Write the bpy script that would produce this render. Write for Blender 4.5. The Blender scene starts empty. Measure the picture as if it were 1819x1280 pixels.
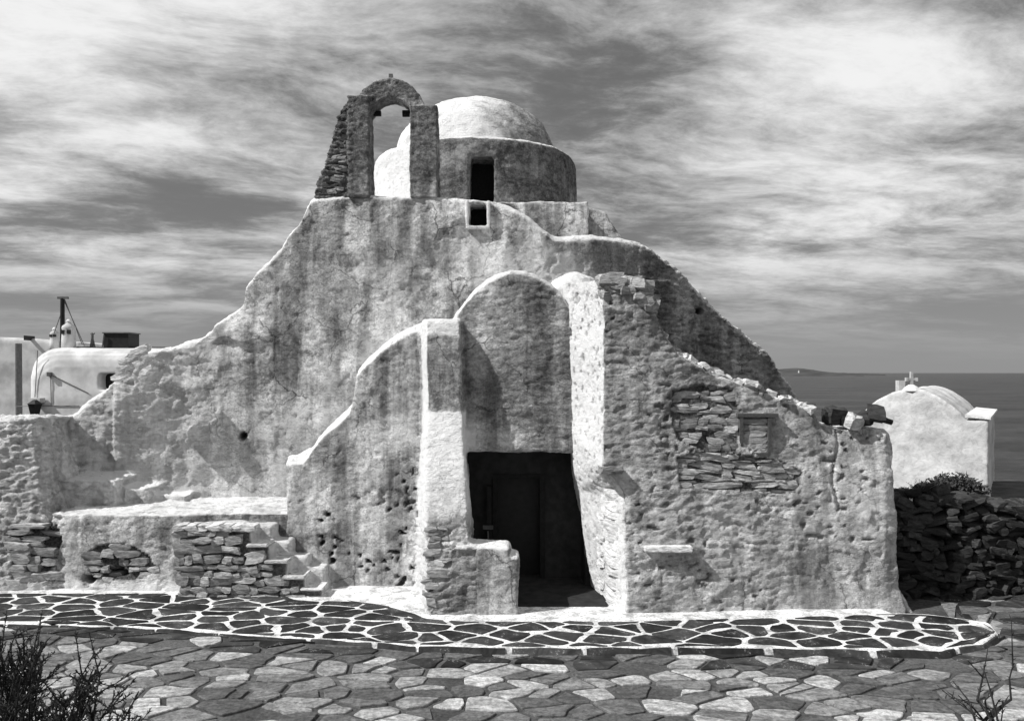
import bpy, bmesh, math, random
import numpy as np
from mathutils import Vector, Matrix, noise as mnoise
from mathutils.bvhtree import BVHTree

random.seed(7); np.random.seed(7)
S = bpy.context.scene
COL = S.collection
F, CX, HZ, EYE = 1415.0, 909.5, 662.0, 3.3      # the photograph's own geometry: focal length, horizon, eye height
R = math.radians

# ------------------------------------------------------------------ camera, world, sun, exposure
cam = bpy.data.cameras.new('camera'); camo = bpy.data.objects.new('camera', cam); COL.objects.link(camo)
camo.location = (0, 0, EYE); camo.rotation_euler = (R(90), 0, 0)
cam.sensor_width = 36; cam.lens = 36 * F / 1819; cam.shift_y = 22.0 / 1819; cam.clip_end = 60000
S.camera = camo
SUN = Vector((-0.67, -0.235, 0.70)).normalized()
sun = bpy.data.lights.new('sun', 'SUN'); sun.energy = 5.0; sun.angle = R(0.5); sun.color = (1, .995, .985)
suno = bpy.data.objects.new('sun', sun); COL.objects.link(suno)
suno.rotation_euler = SUN.to_track_quat('Z', 'Y').to_euler()
S.view_settings.view_transform = 'Standard'; S.view_settings.look = 'None'
S.view_settings.gamma = 1; S.view_settings.use_curve_mapping = False; S.view_settings.exposure = 0.05

class NT:
    def __init__(s, tree): s.t = tree; s.n = tree.nodes; s.l = tree.links
    def new(s, kind, ins=None, **kw):
        n = s.n.new(kind)
        for k, v in kw.items(): setattr(n, k, v)
        for k, v in (ins or {}).items():
            if isinstance(v, bpy.types.NodeSocket): s.l.new(v, n.inputs[k])
            else: n.inputs[k].default_value = v
        return n
    def m(s, op, a, b=None, c=None, clamp=False):
        ins = {0: a}
        if b is not None: ins[1] = b
        if c is not None: ins[2] = c
        return s.new('ShaderNodeMath', ins, operation=op, use_clamp=clamp).outputs[0]
    def noise(s, vec, scale, detail=4, rough=.5, dist=0, out='Fac'):
        return s.new('ShaderNodeTexNoise', {'Vector': vec, 'Scale': scale, 'Detail': detail, 'Roughness': rough, 'Distortion': dist}).outputs[out]
    def mapr(s, v, a, b, c=0.0, d=1.0):
        return s.new('ShaderNodeMapRange', {0: v, 1: a, 2: b, 3: c, 4: d}, interpolation_type='SMOOTHSTEP').outputs[0]
    def mix(s, f, a, b):
        n = s.new('ShaderNodeMix', data_type='FLOAT')
        for sock, v in zip((n.inputs[0], n.inputs[2], n.inputs[3]), (f, a, b)):
            if isinstance(v, bpy.types.NodeSocket): s.l.new(v, sock)
            else: sock.default_value = v
        return n.outputs[0]
    def vec(s, v, sx, sy, sz):
        return s.new('ShaderNodeVectorMath', {0: v, 1: (sx, sy, sz)}, operation='MULTIPLY').outputs[0]

w = bpy.data.worlds.new('World'); S.world = w; w.use_nodes = True
w.node_tree.nodes.clear(); T = NT(w.node_tree)
sky = T.new('ShaderNodeTexSky', sky_type='NISHITA', sun_disc=False)
sky.sun_elevation = math.asin(SUN.z); sky.sun_rotation = math.atan2(SUN.x, SUN.y)
skr = T.new('ShaderNodeSeparateColor', {0: sky.outputs[0]})            # a red filter on black-and-white film
clear = T.m('ADD', T.m('MULTIPLY', skr.outputs[0], .62), T.m('MULTIPLY', skr.outputs[1], .18))
tc = T.new('ShaderNodeTexCoord'); sep = T.new('ShaderNodeSeparateXYZ', {0: tc.outputs['Generated']})
zc = T.m('ADD', T.m('MAXIMUM', sep.outputs[2], 0.0), .11)
pl = T.new('ShaderNodeCombineXYZ', {0: T.m('DIVIDE', sep.outputs[0], zc), 1: T.m('DIVIDE', sep.outputs[1], zc), 2: 0.0})
rot = T.new('ShaderNodeVectorRotate', {'Vector': pl.outputs[0], 'Angle': R(-14)}, rotation_type='Z_AXIS').outputs[0]
warp = T.new('ShaderNodeVectorMath', {0: rot, 1: T.vec(T.noise(rot, 1.4, 3, .45, 0, 'Color'), .34, .34, 0)}, operation='ADD').outputs[0]
big = T.noise(T.vec(warp, .55, .85, 1), 1.0, 3, .5)
mid = T.noise(T.vec(warp, .9, 1.3, 1), 1.9, 8, .60)
fine = T.noise(T.vec(warp, 1.3, 1.9, 1), 8.0, 8, .70)
d = T.m('ADD', T.m('ADD', T.m('MULTIPLY', big, .50), T.m('MULTIPLY', mid, .36)), T.m('MULTIPLY', fine, .14))
# two broad cloud fields as the photograph has them: a bright one to the right, a thin bright veil at the left
def lobe(dx, dz, sx, sz):
    q = T.m('ADD', T.m('POWER', T.m('DIVIDE', T.m('SUBTRACT', T.m('DIVIDE', sep.outputs[0], T.m('MAXIMUM', sep.outputs[1], .05)), dx), sx), 2),
            T.m('POWER', T.m('DIVIDE', T.m('SUBTRACT', T.m('DIVIDE', sep.outputs[2], T.m('MAXIMUM', sep.outputs[1], .05)), dz), sz), 2))
    return T.m('EXPONENT', T.m('MULTIPLY', q, -1.0))
bias = T.m('ADD', T.m('MULTIPLY', lobe(.47, .38, .20, .12), .15), T.m('MULTIPLY', lobe(-.60, .38, .24, .2), .09))
bias = T.m('SUBTRACT', bias, T.m('MULTIPLY', lobe(.0, .38, .30, .07), .035))
bias = T.m('SUBTRACT', bias, T.m('MULTIPLY', lobe(-.44, .215, .20, .045), .055))
dens = T.mapr(T.m('ADD', d, bias), .385, .635)
hor = T.mapr(sep.outputs[2], .0, .17)                                  # thin even veil near the horizon
dens = T.mix(hor, .27, dens)
light = T.m('ADD', 2.1, T.m('MULTIPLY', T.m('POWER', dens, 1.4), 8.0))
mask = T.mapr(dens, .0, .35, .55, 1.0)
col = T.mix(mask, clear, light)
bg = T.new('ShaderNodeBackground', {'Color': T.new('ShaderNodeCombineColor', {0: col, 1: col, 2: col}).outputs[0], 'Strength': .085})
wo = T.new('ShaderNodeOutputWorld', {0: bg.outputs[0]})

# ------------------------------------------------------------------ vector noise in numpy
_perm = np.random.RandomState(3).permutation(512)
def _h(i, j, k): return _perm[(_perm[(_perm[i & 511] + j) & 511] + k) & 511]
_g = np.random.RandomState(5).normal(size=(512, 3)); _g /= np.linalg.norm(_g, axis=1)[:, None]
def pn(p):
    p = np.asarray(p, float); i = np.floor(p).astype(int); f = p - i; u = f * f * f * (f * (f * 6 - 15) + 10)
    r = 0
    for a in (0, 1):
        for b in (0, 1):
            for c in (0, 1):
                g = _g[_h(i[:, 0] + a, i[:, 1] + b, i[:, 2] + c)]
                dd = (g * (f - np.array([a, b, c]))).sum(1)
                wx = u[:, 0] if a else 1 - u[:, 0]; wy = u[:, 1] if b else 1 - u[:, 1]; wz = u[:, 2] if c else 1 - u[:, 2]
                r = r + dd * wx * wy * wz
    return r * 1.6
def fbm(p, o=4, g=.5):
    s = 0; a = 1; q = np.array(p, float)
    for _ in range(o): s = s + a * pn(q); q = q * 2.03 + 7.1; a *= g
    return s
def sst(a, b, x):
    t = np.clip((x - a) / (b - a), 0, 1); return t * t * (3 - 2 * t)

# ------------------------------------------------------------------ materials (all grey: black-and-white photograph)
def mat(name, build):
    m = bpy.data.materials.new(name); m.use_nodes = True; m.node_tree.nodes.clear(); t = NT(m.node_tree)
    col, bump, rough, spec = build(t)
    c = t.new('ShaderNodeCombineColor', {0: col, 1: col, 2: col}).outputs[0]
    b = t.new('ShaderNodeBsdfPrincipled', {'Base Color': c, 'Roughness': rough, 'Specular IOR Level': spec})
    if bump is not None: t.l.new(bump, b.inputs['Normal'])
    t.new('ShaderNodeOutputMaterial', {0: b.outputs[0]})
    return m
def pos(t): return t.new('ShaderNodeNewGeometry').outputs['Position']
def attr(t, n): return t.new('ShaderNodeAttribute', attribute_name=n).outputs['Fac']
def bumps(t, items):
    nrm = None
    for h, dist, st in items:
        b = t.new('ShaderNodeBump', {'Height': h, 'Distance': dist, 'Strength': st})
        if nrm is not None: t.l.new(nrm, b.inputs['Normal'])
        nrm = b.outputs[0]
    return nrm

def m_plaster(t):
    p = pos(t)
    st = t.noise(t.vec(p, 3.2, 3.2, .30), 1.0, 6, .60, .25)             # rain streaks
    pt = t.noise(t.vec(p, 1, 1, 1.3), 1.1, 7, .62, .4)                 # patches
    sm = t.noise(t.vec(p, 1, 1, 1.6), 7.0, 7, .7)
    fi = t.noise(p, 34.0, 5, .7)
    c = t.mix(t.mapr(st, .38, .58), .33, .76)
    dr = t.noise(t.vec(p, 11, 11, .7), 1.0, 5, .6, .2); c = t.m('MULTIPLY', c, t.mix(t.mapr(pt, .42, .55), t.mapr(dr, .35, .62, .66, 1.08), 1.0))
    ckv = t.new('ShaderNodeVectorMath', {0: p, 1: t.vec(t.noise(p, 2.2, 4, .6, 0, 'Color'), .5, .5, .5)}, operation='ADD').outputs[0]
    ck = t.new('ShaderNodeTexVoronoi', {'Vector': ckv, 'Scale': .95}, feature='DISTANCE_TO_EDGE').outputs[0]
    ckm = t.m('MULTIPLY', t.m('SUBTRACT', 1.0, t.mapr(ck, .003, .014)), t.mapr(t.noise(p, .9, 3), .46, .56))
    c = t.m('MULTIPLY', c, t.m('SUBTRACT', 1.0, t.m('MULTIPLY', ckm, .6)))
    c = t.m('MULTIPLY', c, t.mapr(pt, .36, .60, .68, 1.14))
    c = t.m('MULTIPLY', c, t.mapr(sm, .36, .60, .74, 1.12))
    c = t.m('MULTIPLY', c, t.mapr(fi, .30, .6, .78, 1.1))
    wsp = t.mapr(sm, .30, .44, .62, 1.0)
    c = t.mix(attr(t, 'white'), c, t.m('MULTIPLY', .84, wsp))  # limewash, plus sunlit rims and left faces painted white
    dk = t.m('MULTIPLY', t.mapr(sm, .35, .65, .06, .20), t.mapr(fi, .3, .65, .6, 1.4))
    c = t.mix(attr(t, 'lichen_shade'), c, dk)  # lichen, plus painted shade on the facade's right part, drum and dome
    c = t.mix(attr(t, 'mortar_pit'), c, t.m('MULTIPLY', t.mapr(fi, .3, .7, .03, .16), 1.0))  # bare mortar, and the same dark tone inside pits and holes
    course = t.noise(t.vec(p, 2.6, 2.6, 12.0), 1.9, 8, .68, .5)
    med = t.noise(t.vec(p, 1, 1, 1.7), 15.0, 8, .68, .6)
    flk = t.noise(t.vec(p, 1, 1, 1.35), 2.7, 9, .66, .5); flk = t.m('ADD', t.mapr(flk, .525, .54), t.mapr(t.noise(t.vec(p, 1, 1, 1.5), 5.5, 8, .66, .3), .55, .565))
    vor = t.new('ShaderNodeTexVoronoi', {'Vector': t.vec(p, 5.5, 5.5, 14.0), 'Scale': 1.0}, feature='SMOOTH_F1').outputs[0]
    rough = attr(t, 'rubble')
    nrm = bumps(t, [(t.m('MULTIPLY', course, rough), .065, 1.0), (t.m('MULTIPLY', vor, rough), -.012, 1.0), (t.m('MULTIPLY', flk, t.m('SUBTRACT', 1.05, attr(t, 'white'))), .016, 1.0), (t.m('SUBTRACT', 1.0, ckm), .012, .7), (med, .034, 1.0),
                    (t.noise(t.vec(p, 1, 1, 1.3), 38, 7, .72), .018, 1.0)])
    return c, nrm, .92, .15
PLASTER = mat('plaster', m_plaster)

def m_stone(lo, hi, sc=9.0):
    def f(t):
        p = pos(t); rnd = t.new('ShaderNodeObjectInfo').outputs['Random']
        a = t.noise(t.vec(p, 1, 1, 3), sc, 6, .65, .5)
        c = t.mix(rnd, lo, hi)
        c = t.m('MULTIPLY', c, t.mapr(a, .3, .68, .55, 1.3))
        nrm = bumps(t, [(t.noise(t.vec(p, 1, 1, 4), 14, 6, .65), .03, .9), (t.noise(p, 60, 4, .6), .006, 1.0)])
        return c, nrm, .9, .2
    return f
STONE = mat('rubble_stone', m_stone(.22, .50)); STONE_W = mat('limewashed_stone', m_stone(.55, .80)); STONE_D = mat('dark_stone', m_stone(.015, .065))
def m_flag(t):
    p = pos(t); rnd = t.new('ShaderNodeObjectInfo').outputs['Random']
    a = t.noise(t.vec(p, 1.4, 3.0, 1), 3.2, 9, .72, 1.0); b = t.noise(p, 22, 6, .7)
    c = t.mix(t.m('POWER', rnd, 1.8), .12, .66)
    c = t.m('MULTIPLY', c, t.mapr(a, .36, .62, .58, 1.2)); c = t.m('MULTIPLY', c, t.mapr(b, .36, .6, .6, 1.12))
    return c, bumps(t, [(a, .05, .9), (b, .008, .9)]), .75, .3
FLAG = mat('flagstone', m_flag)
def m_slab(t):
    p = pos(t); rnd = t.new('ShaderNodeObjectInfo').outputs['Random']
    a = t.noise(p, 4, 7, .7, .6); b = t.noise(p, 40, 6, .7)
    c = t.mix(rnd, .018, .055)
    c = t.m('MULTIPLY', c, t.mapr(a, .3, .7, .5, 1.7))
    wear = t.m('MULTIPLY', t.mapr(b, .53, .63), t.mapr(a, .52, .62))
    c = t.mix(wear, c, .35)
    return c, bumps(t, [(a, .02, .8), (b, .008, 1.0)]), .8, .12
SLAB = mat('dark_schist_slab', m_slab)
def m_lime(t):
    p = pos(t); a = t.noise(p, 3.2, 7, .7, .5); b = t.noise(p, 24, 8, .75)
    c = t.m('MULTIPLY', t.mapr(a, .36, .55, .40, .86), t.mapr(b, .36, .53, .45, 1.0))
    return c, bumps(t, [(a, .03, .6), (b, .012, 1.0)]), .9, .1
LIME = mat('lime_paint', m_lime)
def m_ground(t):
    p = pos(t); a = t.noise(p, 1.3, 7, .65); b = t.noise(p, 26, 6, .7)
    c = t.m('MULTIPLY', t.mapr(a, .3, .7, .05, .115), t.mapr(b, .3, .65, .6, 1.3))
    return c, bumps(t, [(a, .05, .6), (b, .012, 1.0)]), .95, .1
GROUND = mat('dark_mortar_ground', m_ground)
def m_white(t):
    p = pos(t); a = t.noise(p, 1.6, 6, .6, .5); b = t.noise(p, 9, 6, .65, .8)
    c = t.m('MULTIPLY', t.mapr(a, .3, .6, .62, .84), t.mapr(b, .3, .5, .84, 1.0))
    return c, bumps(t, [(b, .05, .8), (a, .12, .6)]), .9, .12
WHITE = mat('whitewash', m_white)
def m_white2(t):
    p = pos(t); a = t.noise(p, 1.2, 7, .65, .5); b = t.noise(p, 7, 8, .7, .8)
    c = t.m('MULTIPLY', t.mapr(a, .3, .62, .44, .66), t.mapr(b, .3, .55, .8, 1.05))
    return c, bumps(t, [(b, .03, .7)]), .9, .12
def flat(v, rough=.7, spec=.2, nz=12.0):
    def f(t):
        b = t.noise(pos(t), nz, 5, .6)
        return t.m('MULTIPLY', v, t.mapr(b, .3, .7, .75, 1.25)), bumps(t, [(b, .006, .6)]), rough, spec
    return f
CHAPELW = mat('aged_whitewash', m_white2); SMOOTHW = mat('smooth_whitewash', flat(.62, .9, .1, 1.5)); GREYW = mat('grey_whitewash', flat(.50, .9, .1, 2.0)); BLACK = mat('black_metal', flat(.012, .5, .3)); WOOD = mat('weathered_wood', flat(.20, .8, .2, 30))
OLDWOOD = mat('old_frame_wood', flat(.08, .8, .2, 30)); LOBBYSHADE = mat('lobby_shade_plaster', flat(.033, .95, .03, 6)); DWOOD = mat('dark_wood', flat(.018, .8, .1, 20)); METAL = mat('dull_metal', flat(.10, .5, .4)); GLASS = mat('dark_window_glass', flat(.01, .15, .5))  # the lobby plaster is blackened to carry the deep shade there
LEAF = mat('dark_leaf', flat(.045, .7, .2, 8)); TWIG = mat('dark_twig', flat(.03, .9, .1)); DRY = mat('dry_grass', flat(.16, .9, .1))
SOIL = mat('dry_earth', flat(.11, .95, .1, 1.5)); HILLM = mat('distant_hill', flat(.07, .95, .05, .01))
def m_sea(t):
    p = pos(t); a = t.noise(t.vec(p, .02, .05, 1), 1, 5, .6); b = t.noise(t.vec(p, .35, 1.1, 1), 1, 7, .7, .5)
    c = t.m('MULTIPLY', t.mapr(a, .35, .65, .045, .085), t.mapr(b, .35, .65, .7, 1.3))
    return c, bumps(t, [(b, 1.2, 1.0)]), .5, .12
SEA = mat('sea_water', m_sea)

# ------------------------------------------------------------------ object helpers
def W(px, py, Y): return Vector(((px - CX) / F * Y, Y, EYE - (py - HZ) / F * Y))
def link(name, me, m=None, parent=None, smooth=True):
    o = bpy.data.objects.new(name, me); COL.objects.link(o)
    if m is not None:
        me.materials.clear(); me.materials.append(m)
    if parent is not None:
        o.parent = parent; o.matrix_parent_inverse = Matrix.Translation(-world_loc(parent))
    if smooth: me.polygons.foreach_set('use_smooth', [True] * len(me.polygons))
    return o
def world_loc(o):
    l = o.location.copy(); 
    if o.parent is not None and o.type == 'EMPTY': l += world_loc(o.parent)
    return l if o.type == 'EMPTY' else Vector((0, 0, 0))
def mesh(name, verts, faces):
    me = bpy.data.meshes.new(name); me.from_pydata([tuple(v) for v in verts], [], faces); me.update(); return me
def obj(name, verts, faces, m, parent=None, smooth=False): return link(name, mesh(name, verts, faces), m, parent, smooth)
def tag(o, label=None, cat=None, group=None, kind=None):
    if label: o['label'] = label
    if cat: o['category'] = cat
    if group: o['group'] = group
    if kind: o['kind'] = kind
    return o
def empty(name, loc, label, cat, group=None):
    o = bpy.data.objects.new(name, None); COL.objects.link(o); o.location = loc; o.empty_display_size = .2
    return tag(o, label, cat, group)
class MB:
    def __init__(s): s.v = []; s.f = []
    def add(s, v, f):
        n = len(s.v); s.v += [Vector(q) for q in v]; s.f += [tuple(i + n for i in q) for q in f]; return s
    def box(s, a, b):
        (x0, y0, z0), (x1, y1, z1) = a, b
        return s.add([(x0,y0,z0),(x1,y0,z0),(x1,y1,z0),(x0,y1,z0),(x0,y0,z1),(x1,y0,z1),(x1,y1,z1),(x0,y1,z1)],
                     [(0,3,2,1),(4,5,6,7),(0,1,5,4),(1,2,6,5),(2,3,7,6),(3,0,4,7)])
    def tube(s, pts, rad, n=8):
        pts = [Vector(p) for p in pts]; rs = rad if isinstance(rad, (list, tuple)) else [rad] * len(pts)
        vs = []; fs = []
        for i, p in enumerate(pts):
            d = (pts[min(i+1, len(pts)-1)] - pts[max(i-1, 0)]).normalized()
            a = d.orthogonal().normalized() if i == 0 else (pa - d * pa.dot(d)).normalized()
            pa = a; b = d.cross(a)
            vs += [p + (a * math.cos(2*math.pi*k/n) + b * math.sin(2*math.pi*k/n)) * rs[i] for k in range(n)]
        for i in range(len(pts)-1):
            for k in range(n): fs.append((i*n+k, i*n+(k+1)%n, (i+1)*n+(k+1)%n, (i+1)*n+k))
        fs += [tuple(range(n))[::-1], tuple(range((len(pts)-1)*n, len(pts)*n))]
        return s.add(vs, fs)
    def lathe(s, c, prof, n=24):
        vs = []; fs = []
        for r, z in prof: vs += [(c[0] + r*math.cos(2*math.pi*k/n), c[1] + r*math.sin(2*math.pi*k/n), c[2] + z) for k in range(n)]
        for i in range(len(prof)-1):
            for k in range(n): fs.append((i*n+k, i*n+(k+1)%n, (i+1)*n+(k+1)%n, (i+1)*n+k))
        fs += [tuple(range(n))[::-1], tuple(range((len(prof)-1)*n, len(prof)*n))]
        return s.add(vs, fs)
    def cols(s, columns):
        """closed solid from columns (front points top to bottom, back Y): the front may slope, curve and batter"""
        n = len(columns); m_ = len(columns[0][0]); vs = []; fs = []
        for pts, yb in columns:
            vs += [Vector(p) for p in pts]
            t_, b_ = pts[0], pts[-1]
            vs += [Vector((t_[0], yb, t_[2])), Vector((b_[0], yb, b_[2]))]
        k = m_ + 2
        for i in range(n-1):
            a, b = i*k, (i+1)*k
            for j in range(m_-1): fs.append((a+j, a+j+1, b+j+1, b+j))
            fs.append((a+m_-1, a+m_+1, b+m_+1, b+m_-1))
            fs.append((a+m_+1, a+m_, b+m_, b+m_+1))
            fs.append((a+m_, a, b, b+m_))
        fs.append((0, m_) + (m_+1,) + tuple(range(m_-1, 0, -1)))
        e = (n-1)*k
        fs.append((e,) + tuple(range(e+1, e+m_)) + (e+m_+1, e+m_))
        return s.add(vs, fs)
    def prism(s, pts, T):                       # closed outline in a plane facing the camera, T deep
        n = len(pts); v = [Vector(p) for p in pts] + [Vector(p) + Vector((0, T, 0)) for p in pts]
        return s.add(v, [tuple(range(n)), tuple(range(2*n-1, n-1, -1))] + [(i, i+n, (i+1) % n + n, (i+1) % n) for i in range(n)])
    def build(s, name, m, parent=None, smooth=False): return obj(name, s.v, s.f, m, parent, smooth)

def solid_part(name, mb, parent, voxel, disp, cuts=(), sm=4, m=PLASTER, attrs=None):
    """fuse overlapping solids into one rounded plaster body, then give it real relief"""
    me = mesh(name, mb.v, mb.f); bm = bmesh.new(); bm.from_mesh(me)
    bmesh.ops.triangulate(bm, faces=[f for f in bm.faces if len(f.verts) > 3]); bmesh.ops.recalc_face_normals(bm, faces=bm.faces); bm.to_mesh(me); bm.free()
    o = bpy.data.objects.new(name, me); COL.objects.link(o); tmp = []
    for c in cuts:
        cm = MB().box(*c); cme = mesh('cut', cm.v, cm.f); co = bpy.data.objects.new('cut', cme); COL.objects.link(co); tmp.append(co)
        b = o.modifiers.new('b', 'BOOLEAN'); b.object = co; b.operation = 'DIFFERENCE'; b.solver = 'EXACT'; b.use_self = True
    r = o.modifiers.new('r', 'REMESH'); r.mode = 'VOXEL'; r.voxel_size = voxel
    if sm: q = o.modifiers.new('s', 'SMOOTH'); q.factor = .5; q.iterations = sm
    dg = bpy.context.evaluated_depsgraph_get(); dg.update()
    out = bpy.data.meshes.new_from_object(o.evaluated_get(dg))
    for c in tmp + [o]: bpy.data.objects.remove(c)
    n = len(out.vertices); co = np.empty(n*3); out.vertices.foreach_get('co', co); co = co.reshape(-1, 3)
    nr = np.empty(n*3); out.vertex_normals.foreach_get('vector', nr); nr = nr.reshape(-1, 3)
    dd, at = disp(co, nr)
    out.vertices.foreach_set('co', (co + nr * dd[:, None]).ravel())
    for k, v in at.items():
        a = out.attributes.new(k, 'FLOAT', 'POINT'); a.data.foreach_set('value', np.asarray(v, np.float32))
    out.update(); out.name = name
    ob = link(name, out, m, parent, True); return ob
def proj(co):
    return CX + co[:, 0] / co[:, 1] * F, HZ - (co[:, 2] - EYE) / co[:, 1] * F
def inpoly(px, py, poly):
    r = np.zeros(len(px), bool); n = len(poly)
    for i in range(n):
        x0, y0 = poly[i]; x1, y1 = poly[(i+1) % n]
        if y0 == y1: continue
        c = ((y0 > py) != (y1 > py)) & (px < (x1-x0) * (py-y0) / (y1-y0) + x0); r ^= c
    return r
def relief(co, big=.05, mid=.022, course=.0, grain=.007, cz=8.0):
    d = fbm(co * [.9, .9, .9], 3) * big + fbm(co * [3.2, 3.2, 4.0] + 11, 3, .5) * mid * .55 + fbm(co * [8, 8, 11] + 15, 3, .6) * mid * .38 + fbm(co * 17 + 5, 2) * grain
    if np.any(np.asarray(course) > 0):
        q = co + 0.12 * np.stack([pn(co*1.7+3), pn(co*1.7+30), pn(co*1.7+60)*.5], 1)
        r = 1 - np.abs(pn(q * [2.2, 2.2, cz])) * 2.2
        d = d - sst(.5, .98, r) * course * .7 + fbm(q * [6, 6, cz*1.7] + 40, 3, .65) * course * .75
    return d

# ================================================================== THE SETTING
def tfront(x):   # front edge of the raised terrace (plan), from left to right
    xs = [-9.5, -6.6, -6.0, -4.5, -3.2, -2.1, -1.2, 0, 2.2, 4.3, 5.1, 5.75, 6.16, 6.3]; ys = [10.7, 10.5, 10.45, 10.30, 10.0, 9.85, 9.66, 9.58, 9.6, 9.52, 9.5, 9.72, 10.1, 10.5]
    return np.interp(x, xs, ys)
def tback(x):
    xs = [-9.5, -3.35, -3.1, -2.6, -1.7, -1.35, -.6, 1.6, 3, 5.3, 5.7, 6.3]; ys = [11.95, 11.95, 11.45, 11.7, 11.3, 10.75, 10.6, 10.6, 10.75, 10.95, 10.9, 10.55]
    return np.interp(x, xs, ys)

def grid_sheet(name, xs, ys, zf, m, parent=None):
    X, Y = np.meshgrid(xs, ys); Z = zf(X, Y); nx, ny = len(xs), len(ys)
    v = np.stack([X, Y, Z], -1).reshape(-1, 3)
    f = [(j*nx+i, j*nx+i+1, (j+1)*nx+i+1, (j+1)*nx+i) for j in range(ny-1) for i in range(nx-1)]
    return obj(name, v.tolist(), f, m, parent, True)
def rise(X): return .045 * (1 - sst(-3.2, -.6, X))
def gz(X, Y):
    z = -.085 + rise(X) * sst(6, 8, Y) * (1-sst(12, 13, Y))
    z = z - 8.5 * sst(25, 38, Y) - 1.6 * sst(7.5, 13, X) * sst(9, 14, Y) * .0
    z = z - 8.5 * sst(16, 26, np.abs(X - 0)) * sst(12, 20, Y) * (1 - sst(25, 38, Y))
    return z + .04 * np.sin(X*.7 + Y*.3) * sst(14, 20, Y)
ground = grid_sheet('ground', np.concatenate([np.linspace(-60, -14, 24), np.linspace(-13, 13, 60), np.linspace(14, 60, 24)]),
                    np.concatenate([np.linspace(-25, 3, 12), np.linspace(4, 14, 40), np.linspace(15, 45, 31)]), gz, GROUND)
tag(ground, 'dark ground under and between the irregular flagstones', kind='structure')
sea = obj('sea', [(-30000, 10, -7), (30000, 10, -7), (30000, 40000, -7), (-30000, 40000, -7)], [(0, 1, 2, 3)], SEA)
tag(sea, 'calm dark grey sea reaching the horizon', kind='structure')
# far headland
hx = np.linspace(0, 1, 90)
hv = []; Yh = 3200.
for t_ in hx:
    px = 1385 + 152 * t_
    h = 6 + (17 + 5*math.sin(t_*7)) * (1 - sst(.0, .80, max(t_-.12, 0)) * .93) * (t_ < .99) + 1.2 * mnoise.noise((t_ * 14, 3, 1)) 
    hv.append((px, max(h, .6)))
hv.insert(0, (1290, hv[0][1]*.8)); mb = MB()
for k in range(len(hv)-1):
    (pa, ha), (pb, hb) = hv[k], hv[k+1]
    xa, xb = (pa-CX)/F*Yh, (pb-CX)/F*Yh
    mb.add([(xa, Yh-180, -7.5), (xb, Yh-180, -7.5), (xb, Yh-170, -3), (xa, Yh-170, -3), (xb, Yh, hb-5), (xa, Yh, ha-5), (xb, Yh+260, -7.5), (xa, Yh+260, -7.5)],
           [(0, 1, 2, 3), (3, 2, 4, 5), (5, 4, 6, 7)])
xs_ = [(p_-CX)/F*(Yh-700) for p_ in np.linspace(1340, 1536, 30)]
for a_, b_, k_ in zip(xs_[:-1], xs_[1:], range(30)):
    ha, hb = (2.5 if k_ < 22 else max(.4, 2.5-(k_-22)*.35)), (2.5 if k_ < 21 else max(.4, 2.5-(k_-21)*.35))
    mb.add([(a_, Yh-700, -7.2), (b_, Yh-700, -7.2), (b_, Yh-690, -6.5+hb+2), (a_, Yh-690, -6.5+ha+2), (b_, Yh-600, -7.2), (a_, Yh-600, -7.2)], [(0, 1, 2, 3), (3, 2, 4, 5)])
tag(mb.build('headland', HILLM), 'low dark headland lying on the horizon at right', kind='structure')
lx = (1419-CX)/F*(Yh-120)
lh = empty('lighthouse', (lx, Yh-120, -2), 'tiny white lighthouse on the far headland', 'lighthouse')
MB().lathe((lx, Yh-120, -5), [(3.2, 0), (2.6, 14), (2.6, 14.1)], 10).build('tower', WHITE, lh); MB().lathe((lx, Yh-120, 9), [(3.2, 0), (3.2, .6), (1.8, .6), (1.8, 3), (.1, 5)], 10).build('lantern_room', GREYW, lh)
MB().box((lx-14, Yh-118, -5), (lx-3, Yh-108, 1)).build('keeper_house', WHITE, lh)

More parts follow.
